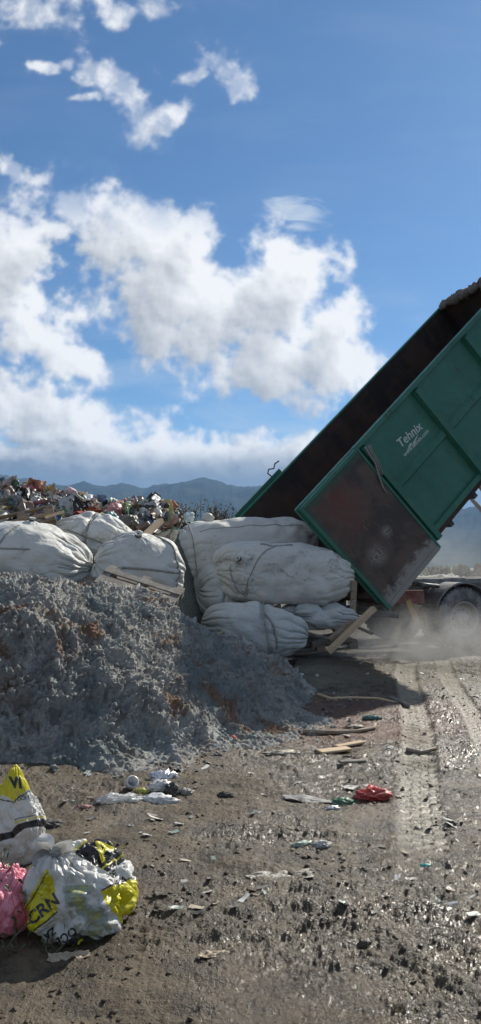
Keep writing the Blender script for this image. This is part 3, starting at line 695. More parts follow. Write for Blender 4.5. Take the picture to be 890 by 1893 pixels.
    c = MB(); prof = [(5.0, .95), (7.1, .95), (7.12, 1.9), (6.9, 2.85), (6.7, 3.0), (5.05, 3.0)]
    V = [(x, s * 1.22, z) for s in (-1, 1) for x, z in prof]; n = 6
    c.add(V, [tuple(range(n))[::-1], tuple(range(n, 2 * n))] + [(i, (i + 1) % n, n + (i + 1) % n, n + i) for i in range(n)]); cb = c.build('cab', M_CABP, root)
    wn_ = MB(); wn_.box((5.8, -1.226, 1.85), (6.85, -1.221, 2.6)); wn_.build('window', M_GLASS, cb)
    wn_ = MB(); wn_.box((5.8, 1.221, 1.85), (6.85, 1.226, 2.6)); wn_.build('window', M_GLASS, cb)
truck()

# ================================================================== shredded waste heap
def heap_base(x, y):
    x = np.asarray(x, np.float32); y = np.asarray(y, np.float32)
    wob = fbm(x * .7, y * .7, None, 3, .5, seed=300)
    r = np.sqrt(((x + 2.75) / (3.60 + .35 * wob)) ** 2 + ((y - 8.75) / (3.35 + .4 * wob)) ** 2)
    e = (1 - r)
    h = 2.75 * e * (1 - .42 * sstep(x, -2.0, -.3)); cap = 1.20 + .09 * wob
    h = cap - np.log1p(np.exp(np.clip((cap - h) * 5.5, -30, 30))) / 5.5      # soft top
    return np.where(e > 0, h + .03, .03 + e * .9), e
# colour shared by heap and its clumps
def shred_material():
    m, t, b = mat('shredded_fibre'); c = coords(t)
    n1 = t.noise(c, 1.4, 5, .6, .4).outputs[0]; n2 = t.noise(c, 7, 5, .65, .3).outputs[0]; n3 = t.noise(c, 40, 6, .72, 1.6).outputs[0]; n4 = t.noise(c, 150, 4, .7, .8).outputs[0]
    col = t.mix(t.ss(n2, .35, .65), srgb(150, 151, 147), srgb(216, 214, 207))
    sp = t.node('ShaderNodeSeparateXYZ'); t.l.new(c, sp.inputs[0])
    teal = t.ss(t.m('ADD', n1, t.m('ADD', t.m('MULTIPLY', t.m('SUBTRACT', n2, .5), .8), t.ss(sp.outputs[2], .05, .6, .05, 0))), .50, .66)
    col = t.mix(t.m('MULTIPLY', teal, .6), col, srgb(122, 144, 148))
    br = t.ss(t.m('ADD', t.noise(t.vm('ADD', c, (9, 4, 2)), 1.9, 5, .65, .4).outputs[0], t.m('MULTIPLY', t.m('SUBTRACT', n3, .5), .35)), .56, .66)
    col = t.mix(t.m('MULTIPLY', br, .85), col, srgb(156, 120, 92))
    col = t.mix(t.m('MULTIPLY', t.ss(n3, .52, .72), .45), col, srgb(226, 226, 220))
    col = t.mix(t.m('MULTIPLY', t.ss(n4, .54, .68), .45), col, srgb(84, 84, 82))
    v = t.node('ShaderNodeTexVoronoi'); v.inputs['Scale'].default_value = 22; t.l.new(c, v.inputs['Vector']); ps = t.node('ShaderNodeSeparateColor'); t.l.new(v.outputs['Color'], ps.inputs[0])
    fl = t.m('MULTIPLY', t.ss(v.outputs['Distance'], .16, .07), t.ss(ps.outputs[0], .74, .75))
    col = t.mix(t.m('MULTIPLY', fl, .8), col, t.ramp(ps.outputs[1], [(0, (.05, .28, .25)), (.35, (.5, .5, .48)), (.6, (.42, .09, .07)), (.8, (.06, .13, .32)), (1, (.45, .38, .1))]))
    t.put(b.inputs['Base Color'], col); b.inputs['Roughness'].default_value = .95; b.inputs['Specular IOR Level'].default_value = .15
    h = t.m('ADD', t.m('MULTIPLY', n3, .042), t.m('MULTIPLY', n4, .014)); bump(t, b, h, 1.0, 1.0); return m
M_SHRED = shred_material()
_ico = {}
def ico(sub):
    import bmesh
    if sub not in _ico:
        bm = bmesh.new(); bmesh.ops.create_icosphere(bm, subdivisions=sub, radius=1); bm.verts.ensure_lookup_table()
        _ico[sub] = (np.array([v.co[:] for v in bm.verts]), np.array([[v.index for v in f.verts] for f in bm.faces])); bm.free()
    return _ico[sub]
def crumple(seed, sub=3, amp=.5, f=1.4, oct_=4, kind='b'):
    V, F = ico(sub); n = fbm(V[:, 0] * f + seed * 3.1, V[:, 1] * f + seed, V[:, 2] * f, oct_, .62, seed=seed % 60, kind=kind)
    return V * (1 + n * amp)[:, None], F
def merged(items):
    """items: (V, F, colour) triangles/quads with equal face size"""
    Vs, Fs, Cs = [], [], []; b = 0
    for V, F, c in items:
        Vs.append(V); Fs.append(F + b); Cs.append(np.broadcast_to(np.asarray(c, np.float32), (len(V), 3))); b += len(V)
    return np.concatenate(Vs), np.concatenate(Fs), np.concatenate(Cs)
def shred_heap():
    xs = np.concatenate([np.linspace(-6.4, -3.2, 80)[:-1], np.linspace(-3.2, 1.25, 520)]); ys = np.concatenate([np.linspace(4.9, 8.8, 480), np.linspace(8.8, 12.2, 60)[1:]])
    X, Y = np.meshgrid(xs, ys); H, E = heap_base(X, Y)
    gx = np.gradient(H, axis=1) / np.gradient(X, axis=1); gy = np.gradient(H, axis=0) / np.gradient(Y, axis=0)
    N = unit(np.stack([-gx, -gy, np.ones_like(H)], -1))
    P = np.stack([X, Y, H + gh(X, Y) * .0], -1)
    q = P
    q = P + N * (fbm(P[..., 0] * .9, P[..., 1] * .9, P[..., 2] * .9, 2, .5, seed=301) * .16)[..., None]
    d = fbm(q[..., 0] * 2.6, q[..., 1] * 2.6, q[..., 2] * 2.6, 2, .5, seed=302) * .11
    d = d + fbm(q[..., 0] * 6, q[..., 1] * 6, q[..., 2] * 6, 3, .62, seed=310, kind='b') * -.0 + (.3 - np.abs(pnoise(q[..., 0] * 4.5, q[..., 1] * 4.5, q[..., 2] * 4.5, 311))) * .13
    wq_ = q + np.stack([pnoise(q[..., 0] * 7, q[..., 1] * 7, q[..., 2] * 7, 340 + k_) for k_ in range(3)], -1) * .05
    d = d + (np.abs(pnoise(wq_[..., 0] * 15, wq_[..., 1] * 15, wq_[..., 2] * 15, 312)) - .2) * .075 + (np.abs(pnoise(q[..., 0] * 34, q[..., 1] * 34, q[..., 2] * 34, 313)) - .2) * .030
    wq = q + np.stack([pnoise(q[..., 0] * 9, q[..., 1] * 9, q[..., 2] * 9, 320 + k_) for k_ in range(3)], -1) * .045
    d = d + fbm(wq[..., 0] * 27, wq[..., 1] * 27, wq[..., 2] * 27, 3, .65, seed=330, kind='r') * .038
    d = d + pnoise(q[..., 0] * 55, q[..., 1] * 55, q[..., 2] * 55, 314) * .022
    d = d + np.clip(pnoise(q[..., 0] * 1.7, q[..., 1] * 1.7, q[..., 2] * 1.7, 317) - .1, 0, 1) * .15
    amp = sstep(E, -.03, .14)
    q = q + N * (d * (.50 + .50 * amp) - .045 * (1 - amp))[..., None]
    V = q.reshape(-1, 3); nx, ny = len(xs), len(ys); i = (np.arange(ny - 1)[:, None] * nx + np.arange(nx - 1)[None]).ravel(); F = np.stack([i, i + 1, i + nx + 1, i + nx], 1)
    F = F[(E.ravel()[F].max(1) > -.14)]
    o = meshobj('shredded_waste_heap', V, F, M_SHRED); tag(o, 'broad grey heap of shredded fibrous waste sloping down to the mud', 'waste heap', kind='stuff')
    # loose clumps on the slope and rolled off its foot
    rs = np.random.RandomState(5); items = []; protos = [crumple(s, 3, 1.15, 1.5, 5, 'f') for s in range(10)]
    bv = BVHTree.FromPolygons([Vector(v) for v in V[::1]], F.tolist())
    n = 0
    while n < 1800:
        x = rs.uniform(-3.1, 1.5); y = rs.uniform(4.7, 9.0); e = float(heap_base(np.array([x]), np.array([y]))[1][0])
        if e < -.07 * abs(rs.normal()) - .01 or (y > 7.6 and rs.rand() < .35): continue
        r_ = bv.ray_cast(Vector((x, y, 4)), Vector((0, 0, -1)))
        z = r_[0].z if (r_[0] is not None and e > -.02) else surf(x, y)
        z = max(z, g0(x, y) - .02)
        s = .007 + .019 * rs.rand() ** 2.6
        Vp, Fp = protos[rs.randint(10)]; Rm = rotm(*rs.uniform(0, 6.28, 3)); items.append(((Vp * s * rs.uniform(.7, 1.3, 3)) @ Rm.T + (x, y, z + s * .25), Fp, (1, 1, 1))); n += 1
    Vm, Fm, Cm = merged(items); c_ = meshobj('fibre_clumps', Vm, Fm, M_SHRED); tag(c_, 'loose grey fibre clumps scattered over and below the shredded heap', 'clumps', kind='stuff')
    return o, bv
heap, HEAP_BV = shred_heap()
def top_at(x, y):
    r_ = HEAP_BV.ray_cast(Vector((x, y, 4)), Vector((0, 0, -1))); z = surf(x, y)
    return max(z, r_[0].z) if r_[0] is not None else z

# ================================================================== bulk bags
def bulk_bag(center, half, rz=0, ry=0, rx=0, seed=0, e=2.5, n=96, mat_=None, label='', seams=(), rings=(), neck=None, group='white bulk bags spilled beside the container', flat=.82, fold=1.0, taper=0.0):
    D, Q = bgrid(n)
    a, b, c = half; Rm = rotm(rx, ry, rz); cen = np.array(center, float)
    def shape(d):
        x, y, z = d[..., 0], d[..., 1], d[..., 2]
        r = (np.abs(x) ** e + np.abs(y) ** e + np.abs(z) ** e) ** (-1 / e)
        p = d * r[..., None]
        s = 1 - taper * sstep(p[..., 0], -.6, 1.0)
        p = p * np.stack([np.full_like(s, a), b * s, c * s], -1)
        q = p * 1.0 + seed * 2.37
        lump = fbm(q[..., 0] * 1.5, q[..., 1] * 1.5, q[..., 2] * 1.5, 3, .5, seed=400 + seed) * .125
        ph = np.arctan2(z, y); ax = sstep(np.abs(x), .15, .95)
        g = (1 - np.abs(np.sin(ph * 9 + pnoise(q[..., 0] * 3, ph * 2, None, 410 + seed) * 2.2))) ** 1.6 * .050 * ax
        g2 = (1 - np.abs(np.sin(ph * 21 + pnoise(q[..., 0] * 5, ph * 3, None, 411 + seed) * 3))) ** 3 * .008 * ax
        cr = sstep(fbm(q[..., 0] * 2.2 + 5, q[..., 1] * 2.0, q[..., 2] * 2.0, 1, .45, seed=420 + seed, kind='r'), .20, 1.0) * .026
        cr2 = sstep(fbm(q[..., 0] * 5, q[..., 1] * 9, q[..., 2] * 9, 3, .55, seed=430 + seed, kind='r'), .45, 1.0) * .0045
        micro = fbm(q[..., 0] * 14, q[..., 1] * 22, q[..., 2] * 22, 3, .5, seed=440 + seed) * .003
        disp = lump - (g + g2) * fold - (cr + cr2) * fold + micro
        p = p + d * disp[..., None]
        zc = -c * flat; p[..., 2] = np.where(p[..., 2] < zc, zc + (p[..., 2] - zc) * .15, p[..., 2])
        for (nx, ny, nz, depth, wd) in rings:                     # cords biting into the cloth
            k = nx * p[..., 0] + ny * p[..., 1] + nz * p[..., 2] - depth
            p = p - d * (.045 * np.exp(-(k / wd) ** 2))[..., None]
        return p
    def world(d): return shape(np.asarray(d, float)) @ Rm.T + cen
    V = world(D); o = meshobj('bulk_bag', V - cen, Q, mat_ or M_SACK); o.location = cen
    tag(o, label, 'bulk bag', group)
    for (nx, ny, nz, depth, wd) in rings:
        # cord laid in the groove: sample directions of the plane section
        ncap = Vector((nx, ny, nz)).normalized(); u = ncap.orthogonal().normalized(); v = ncap.cross(u); pts = []
        L = (nx * nx + ny * ny + nz * nz); p0 = Vector((nx, ny, nz)) * (depth / L)
        for th in np.linspace(0, 2 * math.pi, 90):
            dirv = u * math.cos(th) + v * math.sin(th); lo, hi = 0.0, 3.0
            for _ in range(14):                                      # march out of the cloth
                mid = (lo + hi) / 2; pp = p0 + dirv * mid; ln = pp.length; s_ = shape(np.array([list(pp / ln)]))[0]
                if np.linalg.norm(s_) > ln: lo = mid
                else: hi = mid
            pts.append(np.array(p0 + dirv * lo))
        pts = [Rm @ p for p in pts]
        m = MB(); m.tube(pts, [.011 + .004 * math.sin(i * 2.1) for i in range(len(pts))], 6, False); m.build('tie_cord', M_STRAP, o, True)
    for (p, q_, wd) in seams:                                     # sewn straps between two directions
        dd = [unit(np.array(p) * (1 - k) + np.array(q_) * k + np.array([0, 0, 0.0])) for k in np.linspace(0, 1, 34)]
        pts = np.array([shape(x[None])[0] * 1.004 for x in dd]) @ Rm.T
        m = MB(); m.tube([Vector(x) for x in pts], [wd * (1 + .15 * math.sin(i * 1.9)) for i in range(len(pts))], 6); m.build('seam', M_STRAP, o, True)
    if neck:                                                      # gathered spout
        (dx, dy, dz), r0 = neck; d0 = unit(np.array([dx, dy, dz], float)); s0 = shape(d0[None])[0]
        dv = Vector(d0); u = dv.orthogonal().normalized(); v = dv.cross(u); n_ = 40; rings_ = []
        for (rr, hh) in ((1.25, -.03), (1.0, .005), (.72, .03), (.40, .04), (.22, .065), (.30, .10), (.42, .125), (.30, .12), (.12, .10)):
            rings_.append([np.array(dv) * (hh * r0 * 6) + s0 + np.array(u * math.cos(a_) + v * math.sin(a_)) * r0 * rr * (1 + .16 * math.sin(a_ * 11 + rr * 3) + .08 * math.sin(a_ * 5)) for a_ in np.linspace(0, 2 * math.pi, n_, endpoint=False)])
        Vn = np.concatenate(rings_) @ Rm.T; Fn = [(i * n_ + k, i * n_ + (k + 1) % n_, (i + 1) * n_ + (k + 1) % n_, (i + 1) * n_ + k) for i in range(len(rings_) - 1) for k in range(n_)]
        sp_ = meshobj('spout', Vn, np.array(Fn), mat_ or M_SACK, o)
        tie = [Vector((np.array(dv) * (.064 * r0 * 6) + s0 + np.array(u * math.cos(a_) + v * math.sin(a_)) * r0 * .30) @ Rm.T) for a_ in np.linspace(0, 2 * math.pi, 24)]
        m = MB(); m.tube(tie, .010, 6, False); m.build('tie', M_CORD, sp_, True)
    return o
P = at
bulk_bag(P(46, 1040, 10.5), (.90, .70, .56), R(8), R(6), 0, 1, 2.1, label='domed white bulk bag at the left edge with a seam across it', seams=[((-.1, -.6, 1), (-.35, -1, .1), .014), ((-1, -.6, .05), (.15, -1, .35), .012)], neck=((.05, -.2, 1), .10))
bulk_bag(P(178, 1004, 11.6), (.66, .56, .45), R(-14), R(12), 0, 2, 2.3, label='pleated white bulk bag lying behind the two left bags', rings=((1, .15, .1, -.02, .03),), seams=[((-.4, -1, .3), (.8, -1, .1), .012)], fold=1.7)
bulk_bag(P(254, 1060, 10.6), (.62, .60, .60), R(20), R(14), 0, 3, 2.2, label='white bulk bag with a knotted spout behind the dusty broken pallet', seams=[((.1, -.4, 1), (.95, -1, .25), .015), ((-.6, -1, .0), (.95, -1, .25), .015), ((.95, -1, .25), (.9, -1, -.9), .010)], neck=((-.35, -.75, .85), .13))
bulk_bag(P(452, 1030, 13.1), (1.26, .64, .66), HEAD - R(4), R(-3), 0, 4, 3.4, label='long smooth white bulk bag with flat left end, topmost of the spilled load', rings=((1, 0, .05, -1.02, .025),), seams=[((-.95, -1, .95), (.9, -1, .9), .006)], fold=.55, flat=.9)
bulk_bag(P(524, 1063, 12.25), (1.14, .54, .54), R(10), R(3), 0, 5, 2.7, taper=.05, label='fat white bulk bag with a round stitched patch resting on the lowest bags', rings=(), seams=[((-.22, -.7, .95), (-.75, -1, -.85), .010), ((-.9, -.8, .2), (-.72, -.9, -.9), .010), ((-.45, -.6, 1), (.05, -.7, 1), .016)], neck=((-.78, -.9, .42), .12))
bulk_bag(P(402, 1090, 12.3), (.40, .50, .46), R(20), 0, 0, 6, 2.3, mat_=M_SACK_D, label='greyish bulk bag wedged behind and left of the fat patched bag', rings=((1, .2, -.2, -.1, .03),))
bulk_bag(P(470, 1164, 11.45), (.80, .52, .43), R(-6), R(8), 0, 7, 2.25, mat_=M_SACK_D, label='dusty bulk bag lying lowest on the ground with a wood strip on it', rings=((1, 0, .35, .22, .04),), seams=[((.2, -.7, 1), (.55, -1, -.5), .02)], fold=1.3, taper=.12)
bulk_bag(P(588, 1140, 12.1), (.62, .42, .24), R(8), R(4), 0, 8, 2.4, mat_=M_SACK_D, label='half empty pleated bag squeezed flat under the fat patched bag', fold=2.2, rings=())
# ================================================================== timber
def plank(name, p, q, w_, t_, mat_, label, cat='plank', group=None, up=(0, 0, 1), bev=.004):
    m = MB(); p, q = Vector(p), Vector(q); c = (p + q) / 2; n = 5; prev = p
    m.bar(p - c, q - c, w_, t_, up, bev); o = m.build(name, mat_); o.location = c; return tag(o, label, cat, group)
def pallet(loc, rx, ry, rz, L=1.2, W=.8, label='', mat_=None, boards=(0, 1, 2, 3, 4), group=None):
    root = empty('pallet', loc); root.rotation_euler = (rx, ry, rz); tag(root, label, 'pallet', group)
    for y in (-W / 2 + .05, 0, W / 2 - .05):
        for x in (-L / 2 + .07, 0, L / 2 - .07):
            m = MB(); m.box((x - .07, y - .045, -.04), (x + .07, y + .045, .038), .004); m.build('block', mat_, root)
        m = MB(); m.box((-L / 2, y - .049, -.062), (L / 2, y + .049, -.0405), .003); m.build('bottom_board', mat_, root)
    for x in (-L / 2 + .05, 0, L / 2 - .05): m = MB(); m.box((x - .05, -W / 2, .0385), (x + .05, W / 2, .058), .003); m.build('cross_board', mat_, root)
    for k in boards:
        y = -W / 2 + .06 + k * (W - .12) / 4; m = MB(); m.box((-L / 2, y - .05, .0585), (L / 2, y + .05, .078), .003); m.build('top_board', mat_, root)
    return root
pallet(P(258, 1090, 9.45), R(28), R(17), R(-8), 1.0, .5, 'broken grey pallet lying tilted on top of the shredded heap', M_WOODG, (0, 1, 3))
pallet(P(46, 968, 11.3), R(-20), R(-14), R(12), .9, .6, 'brown broken pallet propped on the leftmost white bag', M_WOOD, (0, 2, 4))
plank('plank', P(84, 956, 10.9), P(118, 946, 11.0), .07, .04, M_WOODL, 'short pale board end sticking up above the leftmost bag')
plank('plank', P(262, 996, 11.2), P(298, 962, 11.6), .10, .07, M_WOODL, 'thick pale board leaning out between the bags and the rubbish')
plank('plank', P(652, 1150, 12.05), P(655, 1074, 12.1), .09, .05, M_WOOD, 'upright brown board standing beside the fat bag', up=(0, 1, 0))
plank('plank', P(606, 1206, 11.25), P(692, 1124, 11.5), .11, .07, M_WOODL, 'long square timber leaning below the rusty door corner')
plank('plank', P(608, 1184, 11.5), P(650, 1148, 11.7), .10, .05, M_WOOD, 'short brown board leaning beside the flattened bag')
plank('plank', P(560, 1168, 11.75), P(612, 1182, 11.6), .06, .04, M_WOODG, 'thin grey slat sticking out under the flattened bag')
plank('plank', P(690, 1134, 11.9), P(738, 1138, 11.8), .12, .08, M_WOODG, 'dark stub of timber under the rusty door corner')
plank('plank', P(640, 1150, 12.2), P(690, 1172, 12.0), .12, .03, M_WOOD, 'wide splintered board lying behind the leaning timber')
plank('plank', P(386, 1176, 11.0), P(446, 1158, 11.05), .05, .02, M_WOODL, 'narrow wood strip stuck across the lowest dusty bag')
plank('plank', P(600, 1148, 12.25), P(650, 1196, 12.2), .09, .05, M_WOOD, 'dark board crossing under the stacked bags')
plank('plank', P(575, 1192, 11.9), P(640, 1168, 12.2), .10, .10, M_WOODG, 'grey timber block end under the flattened bag')
pallet((1.15, 12.35, .22), R(6), R(-4), R(12), 1.2, .8, 'crushed pallet lying under the flattened bag and the door', M_WOOD, (0, 2, 3))

# ================================================================== mixed rubbish
def item_material(name, rough=.45, trans=False):
    m, t, b = mat(name); at_ = t.node('ShaderNodeAttribute'); at_.attribute_name = 'Col'; c = coords(t)
    n = t.noise(c, 14, 5, .65).outputs[0]
    t.put(b.inputs['Base Color'], t.mix(t.ss(n, .45, .8, 0, .6), at_.outputs[0], rgb(.14, .125, .10))); b.inputs['Roughness'].default_value = rough
    bump(t, b, n, .5, .02); return m
M_ITEM = item_material('mixed_rubbish')
PAL = [((.62, .62, .60), 22, 'white'), ((.40, .39, .36), 10, 'grey'), ((.02, .02, .022), 13, 'black'), ((.20, .12, .07), 13, 'brown'), ((.46, .34, .20), 10, 'cardboard'), ((.45, .08, .08), 3, 'red'),
       ((.55, .30, .32), 2, 'pink'), ((.62, .20, .06), 4, 'orange'), ((.07, .18, .42), 5, 'blue'), ((.30, .52, .60), 4, 'pale blue'), ((.09, .30, .12), 4, 'green'), ((.50, .62, .22), 3, 'lime'), ((.65, .52, .10), 3, 'yellow'), ((.05, .06, .14), 4, 'navy')]
PW = np.array([p[1] for p in PAL], float); PW /= PW.sum()
def sheet(seed, n=9, amp=.35):
    g = np.linspace(-1, 1, n); X, Y = np.meshgrid(g, g); rs = np.random.RandomState(seed)
    Z = fbm(X * 1.3 + seed, Y * 1.3, None, 3, .6, seed=seed % 50) * amp + (X * rs.uniform(-.5, .5)) ** 2 * 1.2; X = X * (1 + .15 * pnoise(Y * 2 + seed, X * 0, None, 2)) ; Y = Y * (.7 + .2 * pnoise(X * 2, Y * 2 + seed, None, 9))
    V = np.stack([X, Y, Z], -1).reshape(-1, 3); i = (np.arange(n - 1)[:, None] * n + np.arange(n - 1)[None]).ravel(); F = np.stack([i, i + 1, i + n + 1, i + n], 1)
    return V, np.concatenate([F[:, [0, 1, 2]], F[:, [0, 2, 3]]])
def dentbox(seed):
    V, F = ico(3); e = 7.0; r = (np.abs(V) ** e).sum(1) ** (-1 / e); W = V * r[:, None] * (1, .7, .5); n = fbm(W[:, 0] * 1.5 + seed, W[:, 1] * 1.5, W[:, 2] * 1.5, 3, .6, seed=seed % 40)
    return W * (1 + .35 * n)[:, None], F
def garb_h(x, y):
    """top surface of the rubbish bank behind the bags"""
    x = np.asarray(x, float)
    px_ = np.array([-500, -200, 0, 60, 130, 200, 250, 290, 330, 380, 425, 470, 560]); py_ = np.array([880, 890, 903, 912, 922, 938, 936, 930, 944, 956, 966, 990, 1045])
    Yc = 13.6; X_ = [P(a, b_, Yc).x for a, b_ in zip(px_, py_)]; Z_ = [P(a, b_, Yc).z for a, b_ in zip(px_, py_)]
    top = np.interp(x, X_, Z_) - .12
    return top * (1 - .0) * sstep(y - 3.0 * sstep(x, -1.5, -.75), 9.9, 13.5) * .92 + top * .08 - np.clip(y - 14.5, 0, 9) * .25
def garbage():
    xs = np.linspace(-7.5, .75, 200); ys = np.linspace(10.2, 18, 110); X, Y = np.meshgrid(xs, ys); H = garb_h(X, Y) + fbm(X * 2, Y * 2, None, 4, .6, seed=500) * .22
    V = np.stack([X, Y, H], -1).reshape(-1, 3); nx, ny = len(xs), len(ys); i = (np.arange(ny - 1)[:, None] * nx + np.arange(nx - 1)[None]).ravel(); F = np.stack([i, i + 1, i + nx + 1, i + nx], 1)
    base = meshobj('rubbish_bank', V, F, simple('rubbish_soil', (.12, .10, .08), .9, var=.5, scale=6, dirt=(.3, .3, .28), dirtamt=.3)); tag(base, kind='structure')
    rs = np.random.RandomState(11); items = []
    cr = [crumple(s, 2, 1.3, 1.2, 4, 'f') for s in range(12)]; sh = [sheet(s, 8, .9) for s in range(14)]; bx = [dentbox(s) for s in range(6)]
    for k in range(9000):
        y = 10.6 + 4.6 * rs.rand() ** .75; x = rs.uniform(-5.2, .55) if y > 11.4 else rs.uniform(-5, -.2)
        if x > -1.15 and y < 12.9 - .9 * max(0, -x - .6): continue
        z = float(garb_h(x, y)) + rs.uniform(-.02, .16)
        u = rs.rand(); s = .030 + .10 * rs.rand() ** 2.4 + (.10 * rs.rand() if rs.rand() < .12 else 0)
        Vp, Fp = (cr[rs.randint(12)] if u < .10 else sh[rs.randint(14)] if u < .84 else bx[rs.randint(6)])
        c = np.array(PAL[rs.choice(len(PAL), p=PW)][0]); c = (c * .62 + c.mean() * .38) * rs.uniform(.6, 1.3)
        items.append(((Vp * s * rs.uniform(.5, 1.7, 3) * (1, 1, rs.uniform(.25, 1))) @ rotm(*rs.uniform(0, 6.28, 3)).T + (x, y, z), Fp, np.clip(c, 0, .85)))
    V, F, C = merged(items); o = meshobj('mixed_rubbish', V, F, M_ITEM, smooth=False, cols=C)
    tag(o, 'colourful mass of mixed household rubbish on the bank behind the bags', 'rubbish', kind='stuff')
    # larger pieces one can tell apart: (px, py, depth, kind, colour, size, label)
    def one(name, Vp, Fp, c, s, loc, lab, cat, seed, sc3=(1, 1, 1), grp=None):
        r2 = np.random.RandomState(seed); Rm = rotm(*r2.uniform(-.7, .7, 2), r2.uniform(0, 6.28)); V_ = (Vp * np.array(sc3) * s) @ Rm.T
        V_ = V_ * (.72 if 'box' in name or name in ('carton', 'crate') else 1)
        o_ = meshobj(name, V_, Fp, M_ITEM, cols=np.broadcast_to(np.array(c, np.float32), (len(V_), 3))); o_.location = loc; return tag(o_, lab, cat, grp)
    cr3 = [crumple(s + 30, 4, .95, 1.1, 5, 'f') for s in range(6)]; sh3 = [sheet(s + 60, 18, .5) for s in range(5)]; bx3 = [dentbox(s + 20) for s in range(4)]
    L = [(58, 913, 13.4, 'bag', (.72, .17, .20), .20, 'shiny pink red plastic bag standing out on top of the rubbish', 'bag'),
         (78, 918, 13.5, 'bag', (.02, .02, .02), .17, 'black bag on the rubbish just right of the pink bag', 'bag'),
         (100, 917, 13.6, 'bag', (.035, .03, .03), .15, 'smaller black bag in a gap along the rubbish crest', 'bag'),
         (128, 916, 13.4, 'sheet', (.04, .05, .10), .22, 'pointed navy sheet peaking on the rubbish crest', 'sheet'),
         (152, 924, 13.2, 'box', (.52, .48, .40), .24, 'long pale panel lying on the crest beside the navy sheet', 'panel'),
         (38, 938, 12.9, 'box', (.50, .22, .14), .20, 'orange brown carton below the pink bag', 'carton'),
         (8, 908, 13.4, 'box', (.42, .33, .20), .18, 'tan cardboard box at the top left of the rubbish', 'box'),
         (6, 958, 12.3, 'box', (.60, .60, .55), .24, 'white crate tipped over at the left edge of the rubbish', 'crate'),
         (70, 934, 12.9, 'bag', (.62, .60, .56), .19, 'crumpled white bag right of the orange brown carton', 'bag'),
         (104, 932, 13.0, 'bag', (.66, .66, .64), .13, 'round white bag in the middle of the rubbish slope', 'bag'),
         (110, 952, 12.4, 'sheet', (.55, .58, .28), .15, 'yellowish sheet low on the rubbish above the pleated bag', 'sheet'),
         (160, 950, 12.6, 'sheet', (.38, .10, .06), .28, 'rusty red cloth spread over the rubbish slope', 'cloth'),
         (190, 957, 12.4, 'box', (.15, .09, .06), .18, 'dark brown box on the slope right of the red cloth', 'box'),
         (212, 941, 12.8, 'bag', (.62, .28, .28), .14, 'salmon pink bag near the middle of the rubbish', 'bag'),
         (204, 960, 12.3, 'bag', (.12, .30, .32), .15, 'teal bag below the salmon pink bag', 'bag'),
         (236, 944, 13.0, 'bag', (.42, .52, .24), .15, 'pale lime bag on the right rubbish hump', 'bag'),
         (283, 925, 13.7, 'bag', (.018, .018, .02), .17, 'black bag crowning the right rubbish hump', 'bag'),
         (268, 938, 13.4, 'bag', (.03, .03, .035), .13, 'small black bag just left of the crowning black bag', 'bag'),
         (296, 944, 13.2, 'sheet', (.60, .60, .55), .17, 'white sheet draped on the right rubbish hump', 'sheet'),
         (240, 968, 12.2, 'bag', (.10, .09, .07), .20, 'large dark sack above the middle bulk bag', 'sack'),
         (266, 975, 12.0, 'box', (.12, .08, .06), .19, 'dark crushed carton behind the leaning board', 'carton'),
         (304, 1000, 11.8, 'sheet', (.14, .08, .06), .20, 'brown net bundle hanging beside the long bag', 'bundle'),
         (350, 956, 13.3, 'bag', (.48, .62, .66), .12, 'pale blue film at the right end of the rubbish', 'film'),
         (385, 958, 13.0, 'bag', (.55, .55, .50), .12, 'small off white bag on the rubbish above the long bag', 'bag'),
         (22, 925, 13.0, 'bag', (.05, .06, .14), .15, 'dark blue bag near the top left of the rubbish', 'bag'),
         (4, 932, 12.8, 'bag', (.12, .22, .48), .10, 'bright blue bag at the left edge of the rubbish', 'bag'),
         (150, 976, 12.0, 'bag', (.50, .48, .40), .12, 'beige bag tucked behind the pleated bulk bag', 'bag'),
         (318, 966, 12.9, 'sheet', (.50, .30, .26), .16, 'dull pink cloth right of the rubbish hump', 'cloth')]
    for k, (a, b_, Y, kd, c, s, lab, cat) in enumerate(L):
        loc = P(a, b_, Y); src = {'bag': cr3, 'sheet': sh3, 'box': bx3}[kd]; Vp, Fp = src[k % len(src)]
        nm = {'bag': 'rubbish_bag', 'sack': 'rubbish_sack', 'sheet': 'plastic_sheet', 'cloth': 'cloth', 'box': 'cardboard_box', 'carton': 'carton', 'panel': 'panel', 'crate': 'crate', 'bundle': 'net_bundle', 'film': 'plastic_film'}[cat]
        one(nm, Vp, Fp, c, s * .82, loc, lab, cat, 70 + k, (1.7, .5, .35) if cat == 'panel' else (1, .9, .85))
garbage()

